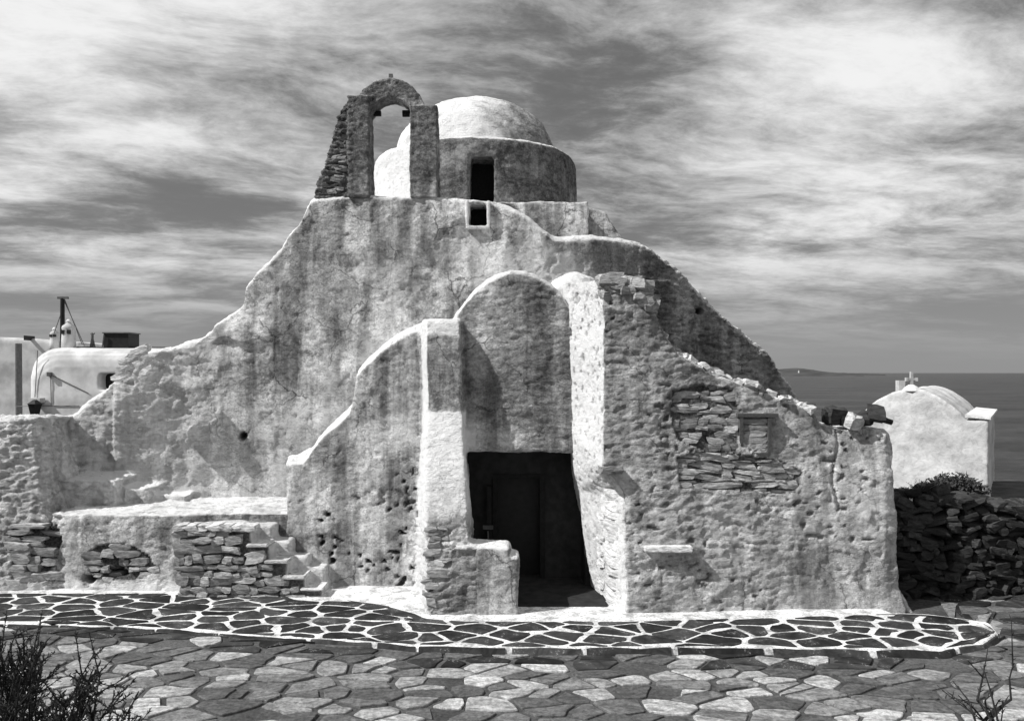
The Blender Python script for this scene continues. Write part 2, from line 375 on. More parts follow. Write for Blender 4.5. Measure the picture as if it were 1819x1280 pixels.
# ---- paving: irregular cells
def cells(seeds, rad, halfjoint, st=1.0):
    out = []; P = np.array(seeds) * [1, st]
    for i, s in enumerate(P):
        poly = [np.array((s[0]+a, s[1]+b)) for a, b in ((-rad, -rad), (rad, -rad), (rad, rad), (-rad, rad))]
        d2 = ((P - s)**2).sum(1)
        for j in np.argsort(d2)[1:22]:
            n = P[j] - s; L = np.linalg.norm(n); n = n / L; c = n.dot((P[j]+s)/2) - halfjoint
            new = []
            for k in range(len(poly)):
                a, b = poly[k], poly[(k+1) % len(poly)]; da, db = n.dot(a)-c, n.dot(b)-c
                if da <= 0: new.append(a)
                if (da < 0) != (db < 0): new.append(a + (b-a) * da/(da-db))
            poly = new
            if len(poly) < 3: break
        if len(poly) >= 3: out.append([p_ / np.array([1, st]) for p_ in poly])
    return out
def slab_mesh(poly, z0, z1, rng, wob=.012, tilt=.006, bev=.012, cut=.045):
    c = sum(poly) / len(poly); pts = []
    n = len(poly)
    for k in range(n):                                  # cut corners and uneven edges
        a, b, e = poly[k-1], poly[k], poly[(k+1) % n]
        la, lb = np.linalg.norm(a-b), np.linalg.norm(e-b)
        q = min(cut, la*.2, lb*.2)
        if la > 1e-3 and lb > 1e-3:
            pts.append(b + (a-b)/la*q); pts.append(b + (e-b)/lb*q*rng.uniform(.6, 1))
            if lb > .22: pts.append((b+e)/2 + np.array((rng.gauss(0, wob), rng.gauss(0, wob))))
    if len(pts) < 3: return None
    n = len(pts); tx, ty = rng.gauss(0, tilt), rng.gauss(0, tilt)
    def zz(p, z): return z + (p[0]-c[0])*tx + (p[1]-c[1])*ty
    bot = [(p[0], p[1], z0) for p in pts]; mid_ = [(p[0], p[1], zz(p, z1-bev*.5)) for p in pts]
    top = [(p[0] + (c[0]-p[0])*bev*2.4, p[1] + (c[1]-p[1])*bev*2.4, zz(p, z1)) for p in pts]
    v = bot + mid_ + top
    f = [(i, (i+1) % n, n+(i+1) % n, n+i) for i in range(n)] + [(n+i, n+(i+1) % n, 2*n+(i+1) % n, 2*n+i) for i in range(n)] + [tuple(range(2*n, 3*n))]
    return v, f

# terrace body: white limewashed sheet whose dark slabs are set in it
xs_t = np.linspace(-9.5, 6.28, 150); v = []; f = []
for i, x in enumerate(xs_t):
    y0 = float(tfront(x)) + .015*math.sin(x*7) ; y1 = 13.2 if x < 1.1 else max(11.3 + .2*0, y0+.1) if x < 5.2 else max(float(tback(x)), y0+.02)
    j = .012*mnoise.noise((x*3, 1, 2))
    v += [(x, y0-.09+j, -.18), (x, y0-.006+j*.6, -.018+j*.5), (x, y0+.03, .0), (x, y0 + (y1-y0)*.5, .0), (x, y1, .0), (x, y1+.01, -.3)]
    if i:
        a = (i-1)*6; b = i*6
        f += [(a+k, b+k, b+k+1, a+k+1) for k in range(5)]
terrace = obj('terrace', v, f, LIME, None, False); tag(terrace, 'low terrace before the church with white painted joints', kind='structure')
rng = random.Random(11)
seeds = []
rows = 7
yy = 9.30; k = 0
while yy < 12.1:
    h = rng.uniform(.20, .29); x = -9.3 + rng.uniform(0, .5)
    while x < 6.6:
        wdt = rng.uniform(.32, .85)
        seeds.append((x + rng.gauss(0, .07), yy + float(tfront(x)) - 9.6 + rng.gauss(0, .05))); x += wdt
    yy += h
n_s = 0
for poly in cells(seeds, .9, .031, 1.35):
    c0_ = sum(poly)/len(poly); k0_ = rng.uniform(.9, 1.04); poly = [c0_ + (p-c0_)*k0_ for p in poly]
    q = []
    for p in poly:
        x, y = p; f0, b0 = float(tfront(x)) + .035, float(tback(x)) - .05
        q.append(np.array((min(x, 6.2), min(max(y, f0), b0))))
    area = .5 * abs(sum(q[i][0]*q[(i+1) % len(q)][1] - q[(i+1) % len(q)][0]*q[i][1] for i in range(len(q))))
    dy = max(p[1] for p in q) - min(p[1] for p in q)
    if area < .02 or dy < .06 or sum(p[0] for p in q)/len(q) > 6.02: continue
    r = slab_mesh(q, -.02, .010, rng, .02, .003)
    if r: obj('paving_slab', r[0], r[1], SLAB, terrace, False); n_s += 1
# riser faces of the terrace step: dark stones with lime runs between them
x = -9.3
while x < 6.1:
    wd = rng.uniform(.5, 1.3); gapx = rng.uniform(.03, .13); x1 = min(x+wd, 6.2); n = 6; vv = []; ff = []
    for i in range(n+1):
        xx = x + (x1-x-gapx)*i/n; yb = float(tfront(xx)) + .015*math.sin(xx*7)
        ds = .05 + .012*math.sin(xx*23)
        vv += [(xx, yb-.018, -.012-.006*math.sin(xx*9)), (xx, yb-.10-ds*.6, -.175), (xx, yb+.03, -.008), (xx, yb+.03, -.17)]
        if i: a = (i-1)*4; b = i*4; ff += [(a, b, b+1, a+1), (a+2, b+2, b, a)]
    ff += [(0, 1, 3, 2), (n*4, n*4+2, n*4+3, n*4+1)]
    obj('edge_stone', vv, ff, SLAB, terrace, False); x = x1

# foreground crazy paving
seeds = []
yy = 7.25
while yy < 12.6:
    x = -8.0 + rng.uniform(0, .4)
    while x < 9.5:
        if yy < float(tfront(min(x, 6.3))) + .1 or x > 6.15: seeds.append((x + rng.gauss(0, .12), yy + rng.gauss(0, .07)))
        x += rng.uniform(.26, .74)
    yy += rng.uniform(.17, .26)
cs = cells(seeds, .9, .016, 1.6); fl = []
for poly in cs:
    q = [np.array((p[0], min(p[1], (float(tfront(p[0])) - .05) if p[0] < 6.2 else 11.9))) for p in poly]
    area = .5 * abs(sum(q[i][0]*q[(i+1) % len(q)][1] - q[(i+1) % len(q)][0]*q[i][1] for i in range(len(q))))
    dy = max(p[1] for p in q) - min(p[1] for p in q)
    if area < .018 or dy < .06: continue
    c = sum(q)/len(q)
    if max(p[0] for p in q) > 8.6 or area > .5: continue
    if rng.random() < .05: continue                    # a gap filled with mortar
    sh = rng.uniform(.86, 1.0)
    q = [c + (p-c)*sh for p in q]
    rz = float(rise(c[0])); r = slab_mesh(q, -.12+rz, -.072+rz+rng.uniform(0, .012), rng, .012, .010, .014, .018)
    if r: fl.append((c[1], abs(c[0]), r))
vis = sorted(fl, key=lambda a: 0 if (a[1]/a[0] < .70 and a[0] > 7.9) else a[1])
for a in vis[:298]:
    near = float(tfront(a[2][0][0][0])) - a[0] < .42
    obj('flagstone', a[2][0], a[2][1], SLAB if near and rng.random() < .6 else FLAG, ground, False)
rest = MB()
for a in vis[298:]: rest.add(*a[2])
if rest.v: o = rest.build('flagstones', FLAG, ground); o['kind'] = 'stuff'
print('slabs', n_s, 'flags', len(fl))

# ================================================================== THE CHURCH
church = empty('church', (0, 13, 0), 'large weathered whitewashed church with bell gable and dome, behind the painted terrace', 'church')
ZB = -.25
def C(px, pyt, Y, yb=14.6, Yb=None, pxb=None, zb=ZB, cap=None):
    """column: top (px,py) at depth Y, foot at zb"""
    Yb = Y if Yb is None else Yb; pxb = px if pxb is None else pxb
    top = [W(px, pyt, Y)]
    if cap: top = [W(px, pyt, Y) + Vector((0, cap*.012, 0)), W(px, pyt + cap, Y)]
    return (top + [Vector(((pxb-CX)/F*Yb, Yb, zb))], yb)

# ---- main facade with its long slopes
FA = [(60, 748, 13.72), (100, 748, 13.70), (125, 735, 13.70), (152, 713, 13.72), (182, 692, 13.75), (203, 668, 13.76), (212, 645, 13.78), (236, 622, 13.82), (262, 617, 13.86), (300, 613, 13.92), (345, 600, 13.97),
      (372, 580, 14), (398, 560, 14), (428, 537, 14), (431, 505, 14), (452, 480, 14), (478, 460, 14), (505, 426, 14), (525, 398, 14), (537, 370, 14), (552, 348, 14),
      (620, 346, 14), (680, 349, 14), (740, 350, 14), (800, 351, 14), (868, 354, 14), (900, 361, 14), (935, 380, 14), (962, 402, 14), (985, 418, 14.03), (1010, 418, 14.06), (1045, 417, 14.12),
      (1100, 420, 14.30), (1125, 424, 14.38), (1155, 436, 14.5), (1180, 455, 14.6), (1200, 472, 14.7), (1245, 520, 14.9), (1300, 568, 15.1), (1340, 600, 15.3), (1368, 620, 15.4), (1386, 652, 15.5),
      (1406, 682, 15.6), (1420, 712, 15.7), (1450, 740, 15.8)]
mb = MB().cols([C(px, py, Y, 16.6 if px > 300 else 15.0, cap=9 if px < 560 or px > 860 else 4) for px, py, Y in FA])
mb.add(*[(lambda m: (m.v, m.f))(MB().lathe(W(1018, 520, 13.3) - Vector((0, 0, .4)), [(.05, 0), (.45, 0.05), (.47, .4), (.36, .62), (.1, .74)], 16))][0])
for a, b, c, d_, Yq in ((100, 205, 850, 905, 13.05), (190, 262, 866, 905, 13.3), (240, 330, 878, 905, 13.65)):            # old bench humps at the foot
    p0, p1 = W(a, c, Yq), W(b, d_, Yq); mb.box((p0.x, Yq, p1.z-.2), (p1.x, Yq+1.2, p0.z))
HOLES = [(431, 774, 9), (1243, 552, 8)]
def d_facade(co, n):
    px, py = proj(co); front = sst(.2, .6, -n[:, 1])
    d = relief(co, .06, .015, .004 + .035*sst(1100, 1200, px)*(co[:, 1] > 13.8) + .012*(1-sst(250, 330, px)))
    # overhanging upper skin at the left, with a smoother band beneath
    line = 606 + 5*np.sin(px*.09)
    d = d + .07 * sst(365, 390, px) * (1-sst(475, 500, px)) * (1-sst(line-2, line+2, py)) * sst(560, 590, py) * front
    d = d + .06 * (sst(200, 206, px)*(1-sst(206, 250, px))) * sst(680, 700, py) * front
    lefty = 1-sst(330, 460, px)
    d = d + fbm(co*[3.5, 3.5, 6]+77, 4, .6)*.022*lefty
    # scars where plaster has come off
    f1 = fbm(co*1.9+21, 4); scar = sst(.34, .40, f1) * front; d = d - scar*.018
    holes = np.zeros(len(co))
    for hx_, hy_, r_ in HOLES: holes = np.maximum(holes, 1 - sst(r_*.6, r_, np.hypot(px-hx_, (py-hy_)*1.1)))
    d = d - holes*.25*front
    lich_shade = sst(1015, 1060, px) * (.55 + .4*sst(.5, -.4, fbm(co*.8+2, 3))) * (co[:, 1] > 13.6) * front * (1-.5*sst(1160, 1210, px))  # right part turned from the sun: its shade is painted in
    lich_shade = np.maximum(lich_shade, (.2+.25*sst(350, 560, px)*(1-sst(720, 800, px)))*sst(.1, .6, fbm(co*[1.4, 1.4, .4]+9, 4)) * front)
    lich_shade = lich_shade*(1-.9*sst(.3, .6, n[:, 2]))*(1-.75*lefty)
    wht = 1.0*sst(.22, .45, n[:, 2]) * (1-lich_shade)                  # limewashed caps; their sunlit rims are painted in by normal
    wht = np.maximum(wht, sst(-.1, .4, fbm(co*.9+33, 4)) * .5 * (1-lich_shade))
    wht = np.maximum(wht, .55*sst(700, 850, py + 40*fbm(co*.9, 2))*(1-lich_shade))
    wht = np.maximum(wht, .5*lefty*(1-lich_shade))
    wht = np.maximum(wht, .7 * (1 - sst(.45, .8, np.hypot((px-960)/150., (py-490)/85.))))  # pale patch paints the light caught in the fillet by the vault
    return d, dict(white=wht, lichen_shade=lich_shade, mortar_pit=np.maximum(holes, scar*.25), rubble=.18 + .8*sst(1090, 1180, px) + .3*(1-sst(250, 350, px)))
wl = W(832, 360, 14); wr = W(866, 402, 14)
facade = solid_part('facade', mb, church, .032, d_facade, cuts=[((wl.x, 13, wr.z), (wr.x, 14.7, wl.z)), ((-.75, 13, -.6), (.8, 16.2, 2.15))], sm=12)
MB().box((wl.x-.1, 14.55, wr.z-.1), (wr.x+.1, 14.6, wl.z+.1)).build('window_dark_panel', DWOOD, church)  # dark sheet put in for the unlit inside of the opening
# raised plaster surround of the small facade window
mb = MB()
for (a, b, c, d_) in ((827, 357, 833, 405), (865, 357, 871, 405), (827, 401, 871, 407)):
    p0, p1 = W(a, b, 13.98), W(c, d_, 13.98); mb.box((p0.x, 13.93, p1.z), (p1.x, 14.1, p0.z))
def d_white(co, n): return relief(co, .01, .008, 0, .004), dict(white=np.full(len(co), .95), lichen_shade=np.zeros(len(co)), mortar_pit=np.zeros(len(co)), rubble=np.full(len(co), .1))
solid_part('window_surround', mb, church, .016, d_white, sm=3)

# ---- drum base, side block
mb = MB()
a = W(700, 357, 15.1); b = W(1046, 357, 15.1); mb.box((a.x, 15.1, 4.5), (b.x, 19.8, a.z))
mb.cols([C(1030, 368, 15.9, 18, zb=4.5), C(1060, 370, 15.9, 18, zb=4.5), C(1076, 376, 15.9, 18, zb=4.5), C(1084, 395, 15.9, 18, zb=4.5), C(1104, 420, 15.9, 18, zb=4.5)])
def d_base(co, n):
    l = .75*(1-sst(.0, .5, np.abs(co[:, 0]-2.05)/.35)) * (co[:, 2] > 6.1) + .5*sst(.1, .6, fbm(co*1.3, 3))
    return relief(co, .03, .02, .01), dict(white=sst(.5, .9, n[:, 2])*.9, lichen_shade=np.clip(l, 0, 1)*.7, mortar_pit=0*l, rubble=.15+0*l)
solid_part('drum_base', mb, church, .04, d_base)
# ---- drum and dome
DY = 17.7; DX = (845-CX)/F*DY
mb = MB().lathe((DX, DY, 6.3), [(2.23, 0), (2.23, 1.46), (2.20, 1.57), (2.10, 1.62), (1.7, 1.64), (.1, 1.65)], 64)
def d_drum(co, n):
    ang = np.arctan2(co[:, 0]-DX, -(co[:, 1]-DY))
    l = sst(-.52, -.42, ang) * (.92 - .35*sst(-.1, .6, fbm(co*1.2+4, 4))) * (1-sst(.4, .8, n[:, 2]))  # drum's unlit side and the gable's shadow painted dark, with mottling
    return relief(co, .03, .018, 0), dict(white=np.clip(1-l*1.3, 0, 1)*.95, lichen_shade=l, mortar_pit=0*l, rubble=.1+0*l)
c0 = W(835, 277, 15.5); c1 = W(876, 351, 15.5)
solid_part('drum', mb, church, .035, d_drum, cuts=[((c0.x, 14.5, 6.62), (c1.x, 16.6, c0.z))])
mb = MB(); mb.box((c0.x-.1, 16.1, 6.5), (c1.x+.1, 16.15, c0.z+.1)); mb.build('drum_window_dark_panel', DWOOD, church)  # dark sheet added for the unlit depth of the drum opening
prof = [(1.80*math.cos(t_), 1.37*math.sin(t_)) for t_ in np.linspace(0, math.pi/2-.03, 26)]
mb = MB().lathe((DX, DY, 7.93), [(1.80, -.3)] + prof, 72)
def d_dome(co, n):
    l = .75*sst(.05, .6, n[:, 0] + .35*fbm(co*1.5, 4)) * (1-sst(.86, .99, n[:, 2])) * (co[:, 2] > 8.0)  # shaded right side of the dome put into the colour
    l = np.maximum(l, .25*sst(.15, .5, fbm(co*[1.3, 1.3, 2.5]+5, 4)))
    return relief(co, .06, .014, 0), dict(white=1-l, lichen_shade=l*.75, mortar_pit=0*l, rubble=.05+0*l)
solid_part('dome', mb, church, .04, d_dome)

# ---- bell gable
BY = 14.05
def bp(l): return [W(a, b, BY) for a, b in l]
outer = [(556, 352), (562, 325), (573, 302), (584, 268), (592, 240), (600, 205), (612, 185), (618, 176), (634, 170), (646, 156), (660, 146), (678, 139), (697, 137), (716, 142), (733, 152), (746, 168), (756, 188),
         (775, 190), (777, 240), (778, 352)]
inner = [(733, 352), (732, 260), (731, 200), (725, 187), (712, 178), (695, 173), (678, 176), (666, 186), (656, 204), (657, 260), (659, 352)]
pts = bp(outer + inner)
mb = MB().prism(pts, .42)
p0, p1 = W(619, 172, BY), W(658, 352, BY); mb.box((p0.x, BY-.10, p1.z), (p1.x+0.0, BY+.3, p0.z))
p0, p1 = W(729, 190, BY), W(777, 352, BY); mb.box((p0.x, BY-.08, p1.z), (p1.x, BY+.25, p0.z))
def d_bell(co, n):
    px, py = proj(co); out = 1-sst(618, 630, px)
    lich_shade = .86 - .35*sst(.0, .6, fbm(co*1.7, 4))
    d = relief(co, .012, .020, .002 + .03*out, .008, 9)
    return d, dict(white=sst(.35, .7, n[:, 2])*.8, lichen_shade=lich_shade*(1-sst(.6, .9, n[:, 2])*.5), mortar_pit=0*px, rubble=.25+.75*out)
gable = solid_part('bell_gable', mb, church, .022, d_bell, sm=4)
mb = MB(); p = W(661, 202, BY+.25); mb.tube([p - Vector((.12, 0, 0)), p + Vector((.16, 0, 0))], .05, 10); mb.build('beam_stub', DWOOD, church)
mb = MB(); p = W(724, 202, BY+.25); mb.tube([p - Vector((.09, 0, 0)), p + Vector((.12, 0, 0))], .06, 10); mb.build('beam_stub', DWOOD, church)
p = W(694.5, 139, BY+.25); MB().box((p.x-.035, p.y-.04, p.z-.06), (p.x+.035, p.y+.04, p.z+.065)).build('cross_stump', METAL, church)

# ---- porch: left wing, pillar, vault, low wall
mb = MB()
WG = [(507, 811), (538, 809), (548, 796), (560, 778), (580, 756), (602, 738), (622, 720), (629, 700), (631, 675), (634, 655), (648, 637), (675, 614), (705, 592), (735, 577), (760, 571)]
mb.cols([C(px, py, 12.45, 14.4, Yb=12.35, cap=15) for px, py in WG])
LV = [567, 598, 730, 775, 830, 920, 1000]
def pcol(pxs, Ys, yb):
    pts = [W(pxs[i], LV[i], Ys[i]) for i in range(7)]; pts.append(Vector(((pxs[7]-CX)/F*Ys[7], Ys[7], ZB))); return (pts, yb)
Yf = [12.02, 11.90, 11.82, 11.62, 11.34, 11.06, 10.95, 10.86]
mb.cols([pcol([751, 751, 752, 751, 745, 739, 737, 735], [12.5]*8, 12.8), pcol([757, 757, 758, 757, 757, 757, 757, 756], Yf, 12.8),
         pcol([817, 819, 822, 824, 827, 832, 836, 838], Yf, 12.8), pcol([820, 823, 826, 828, 831, 836, 839, 842], [12.6]*8, 12.8)])
AR = [(806, 556), (812, 548), (822, 532), (840, 511), (862, 494), (885, 484), (908, 480), (932, 482), (955, 490), (978, 505), (998, 522), (1012, 540), (1030, 560)]
zl = W(0, 804, 12.12).z
mb.cols([C(px, py, 12.12, 14.4, zb=zl, cap=10 if px < 900 else 6) for px, py in AR])

# low wall beside the doorway
mb.cols([C(800, 965, 10.95, 11.45, Yb=10.86), C(840, 968, 10.95, 11.45, Yb=10.86), C(885, 971, 10.95, 11.4, Yb=10.86), C(904, 972, 10.95, 11.4, Yb=10.86)])
mb.cols([C(895, 989, 10.95, 11.38, Yb=10.86), C(920, 989, 10.95, 11.38, Yb=10.86)])
PIT = (560, 735, 880, 1005)
def d_porch(co, n):
    px, py = proj(co); front = sst(.2, .6, -n[:, 1])
    tymp = (px > 828) & (py < 800) & (co[:, 1] > 11.95)
    pil = (px > 730) & (px < 845) & (co[:, 1] < 12.44) & (py < 1100) & ((px > 755) | (n[:, 0] < -.35))
    low = sst(905, 960, py)
    d = relief(co, .04, .014, .003 + .03*low*pil + .008*tymp, .006)
    wing = (px < 742) & (co[:, 1] < 12.7)
    m_ = wing * sst(855, 930, py) * (1-sst(1000, 1030, py))
    pt = sst(.44, .52, pn(co*[9, 9, 12]+3)) * m_ * sst(-.05, .15, pn(co*2.3+8)) * front
    m2 = wing * sst(690, 715, px) * sst(800, 850, py)*.8
    pt = np.maximum(pt, sst(.46, .54, pn(co*[10, 10, 9]+13)) * m2 * front)
    d = d - pt*.10
    # flakes
    fl_ = sst(.18, .26, fbm(co*[2.4, 2.4, 2]+50, 4)) * front * wing; d = d + fl_*.014
    wht = .98 * sst(.22, .45, n[:, 2])  # upturned rims: limewash whitened further for the sun on them
    wht = np.maximum(wht, pil * sst(728, 733, py) * (1-sst(880, 960, py)) * .95)
    wht = np.maximum(wht, pil * sst(.3, .6, -n[:, 0]) * .97)  # sunlit left side of the pillar painted white
    wht = np.maximum(wht, .35*wing*sst(.0, .6, fbm(co*1.1+60, 3)))
    lich_shade = pil * (1-sst(722, 731, py)) * .45 * (1-sst(.3, .6, n[:, 2])) * (1-sst(.3, .6, -n[:, 0]))
    lich_shade = np.maximum(lich_shade, tymp * (.55 - .5*sst(-.1, .7, fbm(co*1.3+70, 4)) - .3*sst(730, 800, py)))  # recess wall darkened in mottles, less towards the lintel
    lich_shade = np.maximum(lich_shade, wing * (1-sst(700, 760, py)) * .5 * sst(-.4, .4, fbm(co*[1.6, 1.6, .6]+80, 3)) * front * (1-sst(.3, .6, n[:, 2])))
    lich_shade = np.maximum(lich_shade, ((px > 800) & (py > 975)) * .35)
    lich_shade = lich_shade*(1-sst(.25, .45, n[:, 2]))
    wht = wht * (1-np.clip(lich_shade, 0, 1)*.8)
    return d, dict(white=np.clip(wht, 0, 1), lichen_shade=np.clip(lich_shade, 0, 1), mortar_pit=np.clip(pt*1.3, 0, 1), rubble=.12 + .9*low*pil + .4*tymp)
porch = solid_part('porch', mb, church, .026, d_porch, sm=12)

# ---- lobby walls and doorway
dk = lambda: PLASTER
def d_grey(co, n): z = np.zeros(len(co)); return relief(co, .02, .015, 0), dict(white=z, lichen_shade=z, mortar_pit=z+.9, rubble=z+.2)
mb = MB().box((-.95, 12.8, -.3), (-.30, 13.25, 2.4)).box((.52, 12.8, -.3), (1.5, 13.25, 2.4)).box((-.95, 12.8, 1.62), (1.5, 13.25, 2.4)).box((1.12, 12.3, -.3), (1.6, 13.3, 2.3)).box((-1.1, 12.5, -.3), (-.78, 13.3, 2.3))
solid_part('lobby_wall', mb, church, .04, d_grey, sm=2, m=LOBBYSHADE)
# timber door frame, one leaf swung inside, ironwork
fr = MB()
for bx in (((-.31, 12.78, -.02), (-.23, 12.92, 1.6)), ((.45, 12.78, -.02), (.53, 12.92, 1.6)), ((-.31, 12.778, 1.6), (.53, 12.922, 1.68))): fr.box(*bx)
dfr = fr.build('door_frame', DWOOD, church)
MB().box((-.24, 13.02, -.02), (.46, 13.07, 1.61)).build('doorway_dark_panel', BLACK, church)  # black panel added for the unlit interior behind the open doorway
leaf = MB().box((-.40, 12.66, .05), (-.33, 12.78, 1.5)).build('door', DWOOD, church)
MB().box((-.46, 12.63, .82), (-.30, 12.66, .88)).build('latch', METAL, leaf)
MB().tube([(-.38, 12.62, .6), (-.38, 12.60, .7), (-.38, 12.62, .8)], .012, 6).build('handle', METAL, leaf)
MB().box((-.9, 11.25, -.06), (1.35, 14.9, .012)).build('threshold', LOBBYSHADE, church)

# ---- right wing with the tall buttress beside the doorway
mb = MB()
LV = [497, 640, 760, 832, 868, 960, 1030]
def q(pxs, Ys, yb, top=497):
    global LV
    LV = [top, max(640, top+30), max(760, top+60), max(832, top+70), 872, 960, 1030]
    return pcol(pxs, Ys, yb)
Yr = [11.30, 11.22, 11.15, 11.10, 11.06, 11.02, 10.98, 10.94]
cols = [q([1004, 1008, 1011, 1020, 1030, 1038, 1048, 1058], [12.2]*8, 14.4, 503),
        q([1072, 1072, 1072, 1070, 1107, 1110, 1112, 1113], Yr, 14.4, 496),
        q([1112, 1112, 1112, 1112, 1118, 1120, 1122, 1124], Yr, 14.4, 491)]
for px, py, yb in ((1138, 498, 14.3), (1155, 517, 14.2), (1160, 545, 14), (1180, 588, 13.2), (1200, 622, 12.6), (1240, 650, 12.3), (1300, 676, 12.2), (1345, 690, 12.15), (1400, 712, 12.15), (1440, 725, 12.1),
                   (1462, 750, 12.2), (1500, 759, 12.2), (1545, 757, 12.2), (1572, 760, 12.2)):
    k = (px-1138)/434.; Yk = [y + .24*k for y in Yr]
    cols.append(q([px]*8, Yk, yb, py))
Yk = [y + .26 for y in Yr]
cols.append(q([1581, 1588, 1588, 1589, 1591, 1594, 1597, 1603], [y+.06 for y in Yk], 12.2, 770))
mb.cols(cols)
# flared foot at the corner
mb.cols([C(1560, 1030, 11.3, 12.2, Yb=11.05), C(1600, 1045, 11.3, 12.2, Yb=11.1, pxb=1615), C(1608, 1062, 11.4, 12.2, Yb=11.2, pxb=1632)])
BREAK = [[(1196, 692), (1250, 682), (1300, 690), (1318, 735), (1310, 805), (1250, 800), (1205, 780), (1192, 735)],
         [(1204, 812), (1260, 800), (1320, 808), (1370, 815), (1395, 822), (1425, 838), (1424, 858), (1412, 876), (1210, 866)]]
def d_wing(co, n):
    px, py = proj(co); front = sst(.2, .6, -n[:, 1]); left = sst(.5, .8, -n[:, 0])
    smooth_r = sst(1400, 1450, px)
    d = relief(co, .04, .011, (.017 - .010*smooth_r) * (1-left*.9), .005)
    brk = np.zeros(len(co))
    for b in BREAK: brk = np.maximum(brk, inpoly(px, py, b))
    f1 = fbm(co*[2.2, 2.2, 2.6]+4, 4)
    brk = np.maximum(brk*front, 0); d = d*(1-.5*brk) - brk*.055
    ck = np.exp(-((px - 1485 - 6*np.sin(py*.05))/3.0)**2) * (py > 755) * (py < 905) * front; d = d - ck*.04
    pits = sst(.47, .54, pn(co*[8, 8, 12]+23)) * front * sst(-.1, .3, pn(co*1.2+9)) * .7; d = d - pits*.05
    sc = sst(.25, .33, f1)*front; d = d - sc*.02
    specks = sst(.42, .5, pn(co*[14, 14, 11]+1)) * left; d = d - specks*.03
    low = sst(850, 900, py)
    wht = np.maximum(.97*left*(1-specks*.8), .97*sst(.4, .75, n[:, 2]))  # limewashed jamb; sunlit left faces and tops whitened in the colour
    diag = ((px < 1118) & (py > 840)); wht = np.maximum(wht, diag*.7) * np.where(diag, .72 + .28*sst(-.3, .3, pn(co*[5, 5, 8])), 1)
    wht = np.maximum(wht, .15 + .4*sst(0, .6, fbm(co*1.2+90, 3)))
    lich_shade = .45*sst(.05, .6, fbm(co*[1.3, 1.3, 1.0]+31, 4)) * front * (1-diag)
    lich_shade = np.maximum(lich_shade, .35*front*((px > 1075) & (py > 560) & (py < 830) & (px < 1300)))
    lich_shade = lich_shade * (1-sst(.35, .6, n[:, 2])) * (1-left)
    return d, dict(white=np.clip(wht*(1-lich_shade*.7)*(1-brk), 0, 1), lichen_shade=np.clip(lich_shade, 0, 1), mortar_pit=np.clip(np.maximum(brk*.8, pits*.9), 0, 1), rubble=np.clip(.95-.55*smooth_r, 0, 1)*(1-.85*left))
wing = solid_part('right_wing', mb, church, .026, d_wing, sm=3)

# ---- left ledge, end wall, stairs
mb = MB()
mb.cols([([Vector(((a-CX)/F*Y, Y, 1.12)), Vector(((a-CX)/F*Yb, Yb, ZB))], 14.6) for a, Y, Yb in ((90, 12.35, 12.2), (150, 12.25, 12.1), (230, 12.2, 12.05), (318, 12.2, 12.02), (420, 12.42, 12.42), (515, 12.42, 12.42))])
mb.cols([C(-120, 748, 12.5, 14.2, Yb=11.95, pxb=-130), C(-30, 744, 12.5, 14.2, Yb=11.95, pxb=-35), C(22, 747, 12.55, 14.2, Yb=12.0), C(55, 744, 12.65, 14.2, Yb=12.0), C(85, 743, 12.95, 14.2, Yb=12.05, pxb=96), C(100, 747, 13.3, 14.2, Yb=12.12, pxb=106), C(112, 752, 13.6, 14.3, Yb=12.3, pxb=114)])
LBRK = [[(20, 935), (60, 928), (98, 930), (108, 955), (100, 985), (88, 1030), (20, 1036)], [(150, 985), (175, 968), (225, 965), (262, 985), (280, 1010), (250, 1028), (190, 1032), (160, 1015)]]
def d_ledge(co, n):
    px, py = proj(co); front = sst(.2, .6, -n[:, 1])
    brk = np.zeros(len(co))
    for b in LBRK: brk = np.maximum(brk, inpoly(px, py, b))
    brk = brk*front
    d = relief(co, .04, .028, .012 + .03*(px < 112)) - brk*.045
    cave = np.zeros(len(co))
    for hx_, hy_, rx, ry in ((213, 995, 6, 22), (205, 1018, 22, 7), (158, 1028, 13, 9)): cave = np.maximum(cave, 1-sst(.6, 1.0, np.hypot((px-hx_)/rx, (py-hy_)/ry)))
    d = d - cave*front*.22
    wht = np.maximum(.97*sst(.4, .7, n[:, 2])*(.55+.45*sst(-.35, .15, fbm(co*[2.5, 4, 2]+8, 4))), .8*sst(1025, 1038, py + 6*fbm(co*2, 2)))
    wht = np.maximum(wht, .5*(1-sst(118, 140, px))*(px > 108))
    lich_shade = front * (px > 112) * .35 * (1-sst(1020, 1035, py)) * (.5+.5*sst(-.3, .4, fbm(co*2+3, 3)))
    wht = np.maximum(wht, .45*(px <= 112)*(1-sst(850, 930, py)))
    return d, dict(white=np.clip(wht*(1-brk), 0, 1), lichen_shade=np.clip(lich_shade, 0, 1), mortar_pit=np.clip(np.maximum(brk, cave), 0, 1), rubble=.3+.4*(px < 112))
ledge = solid_part('ledge', mb, church, .03, d_ledge, sm=3)
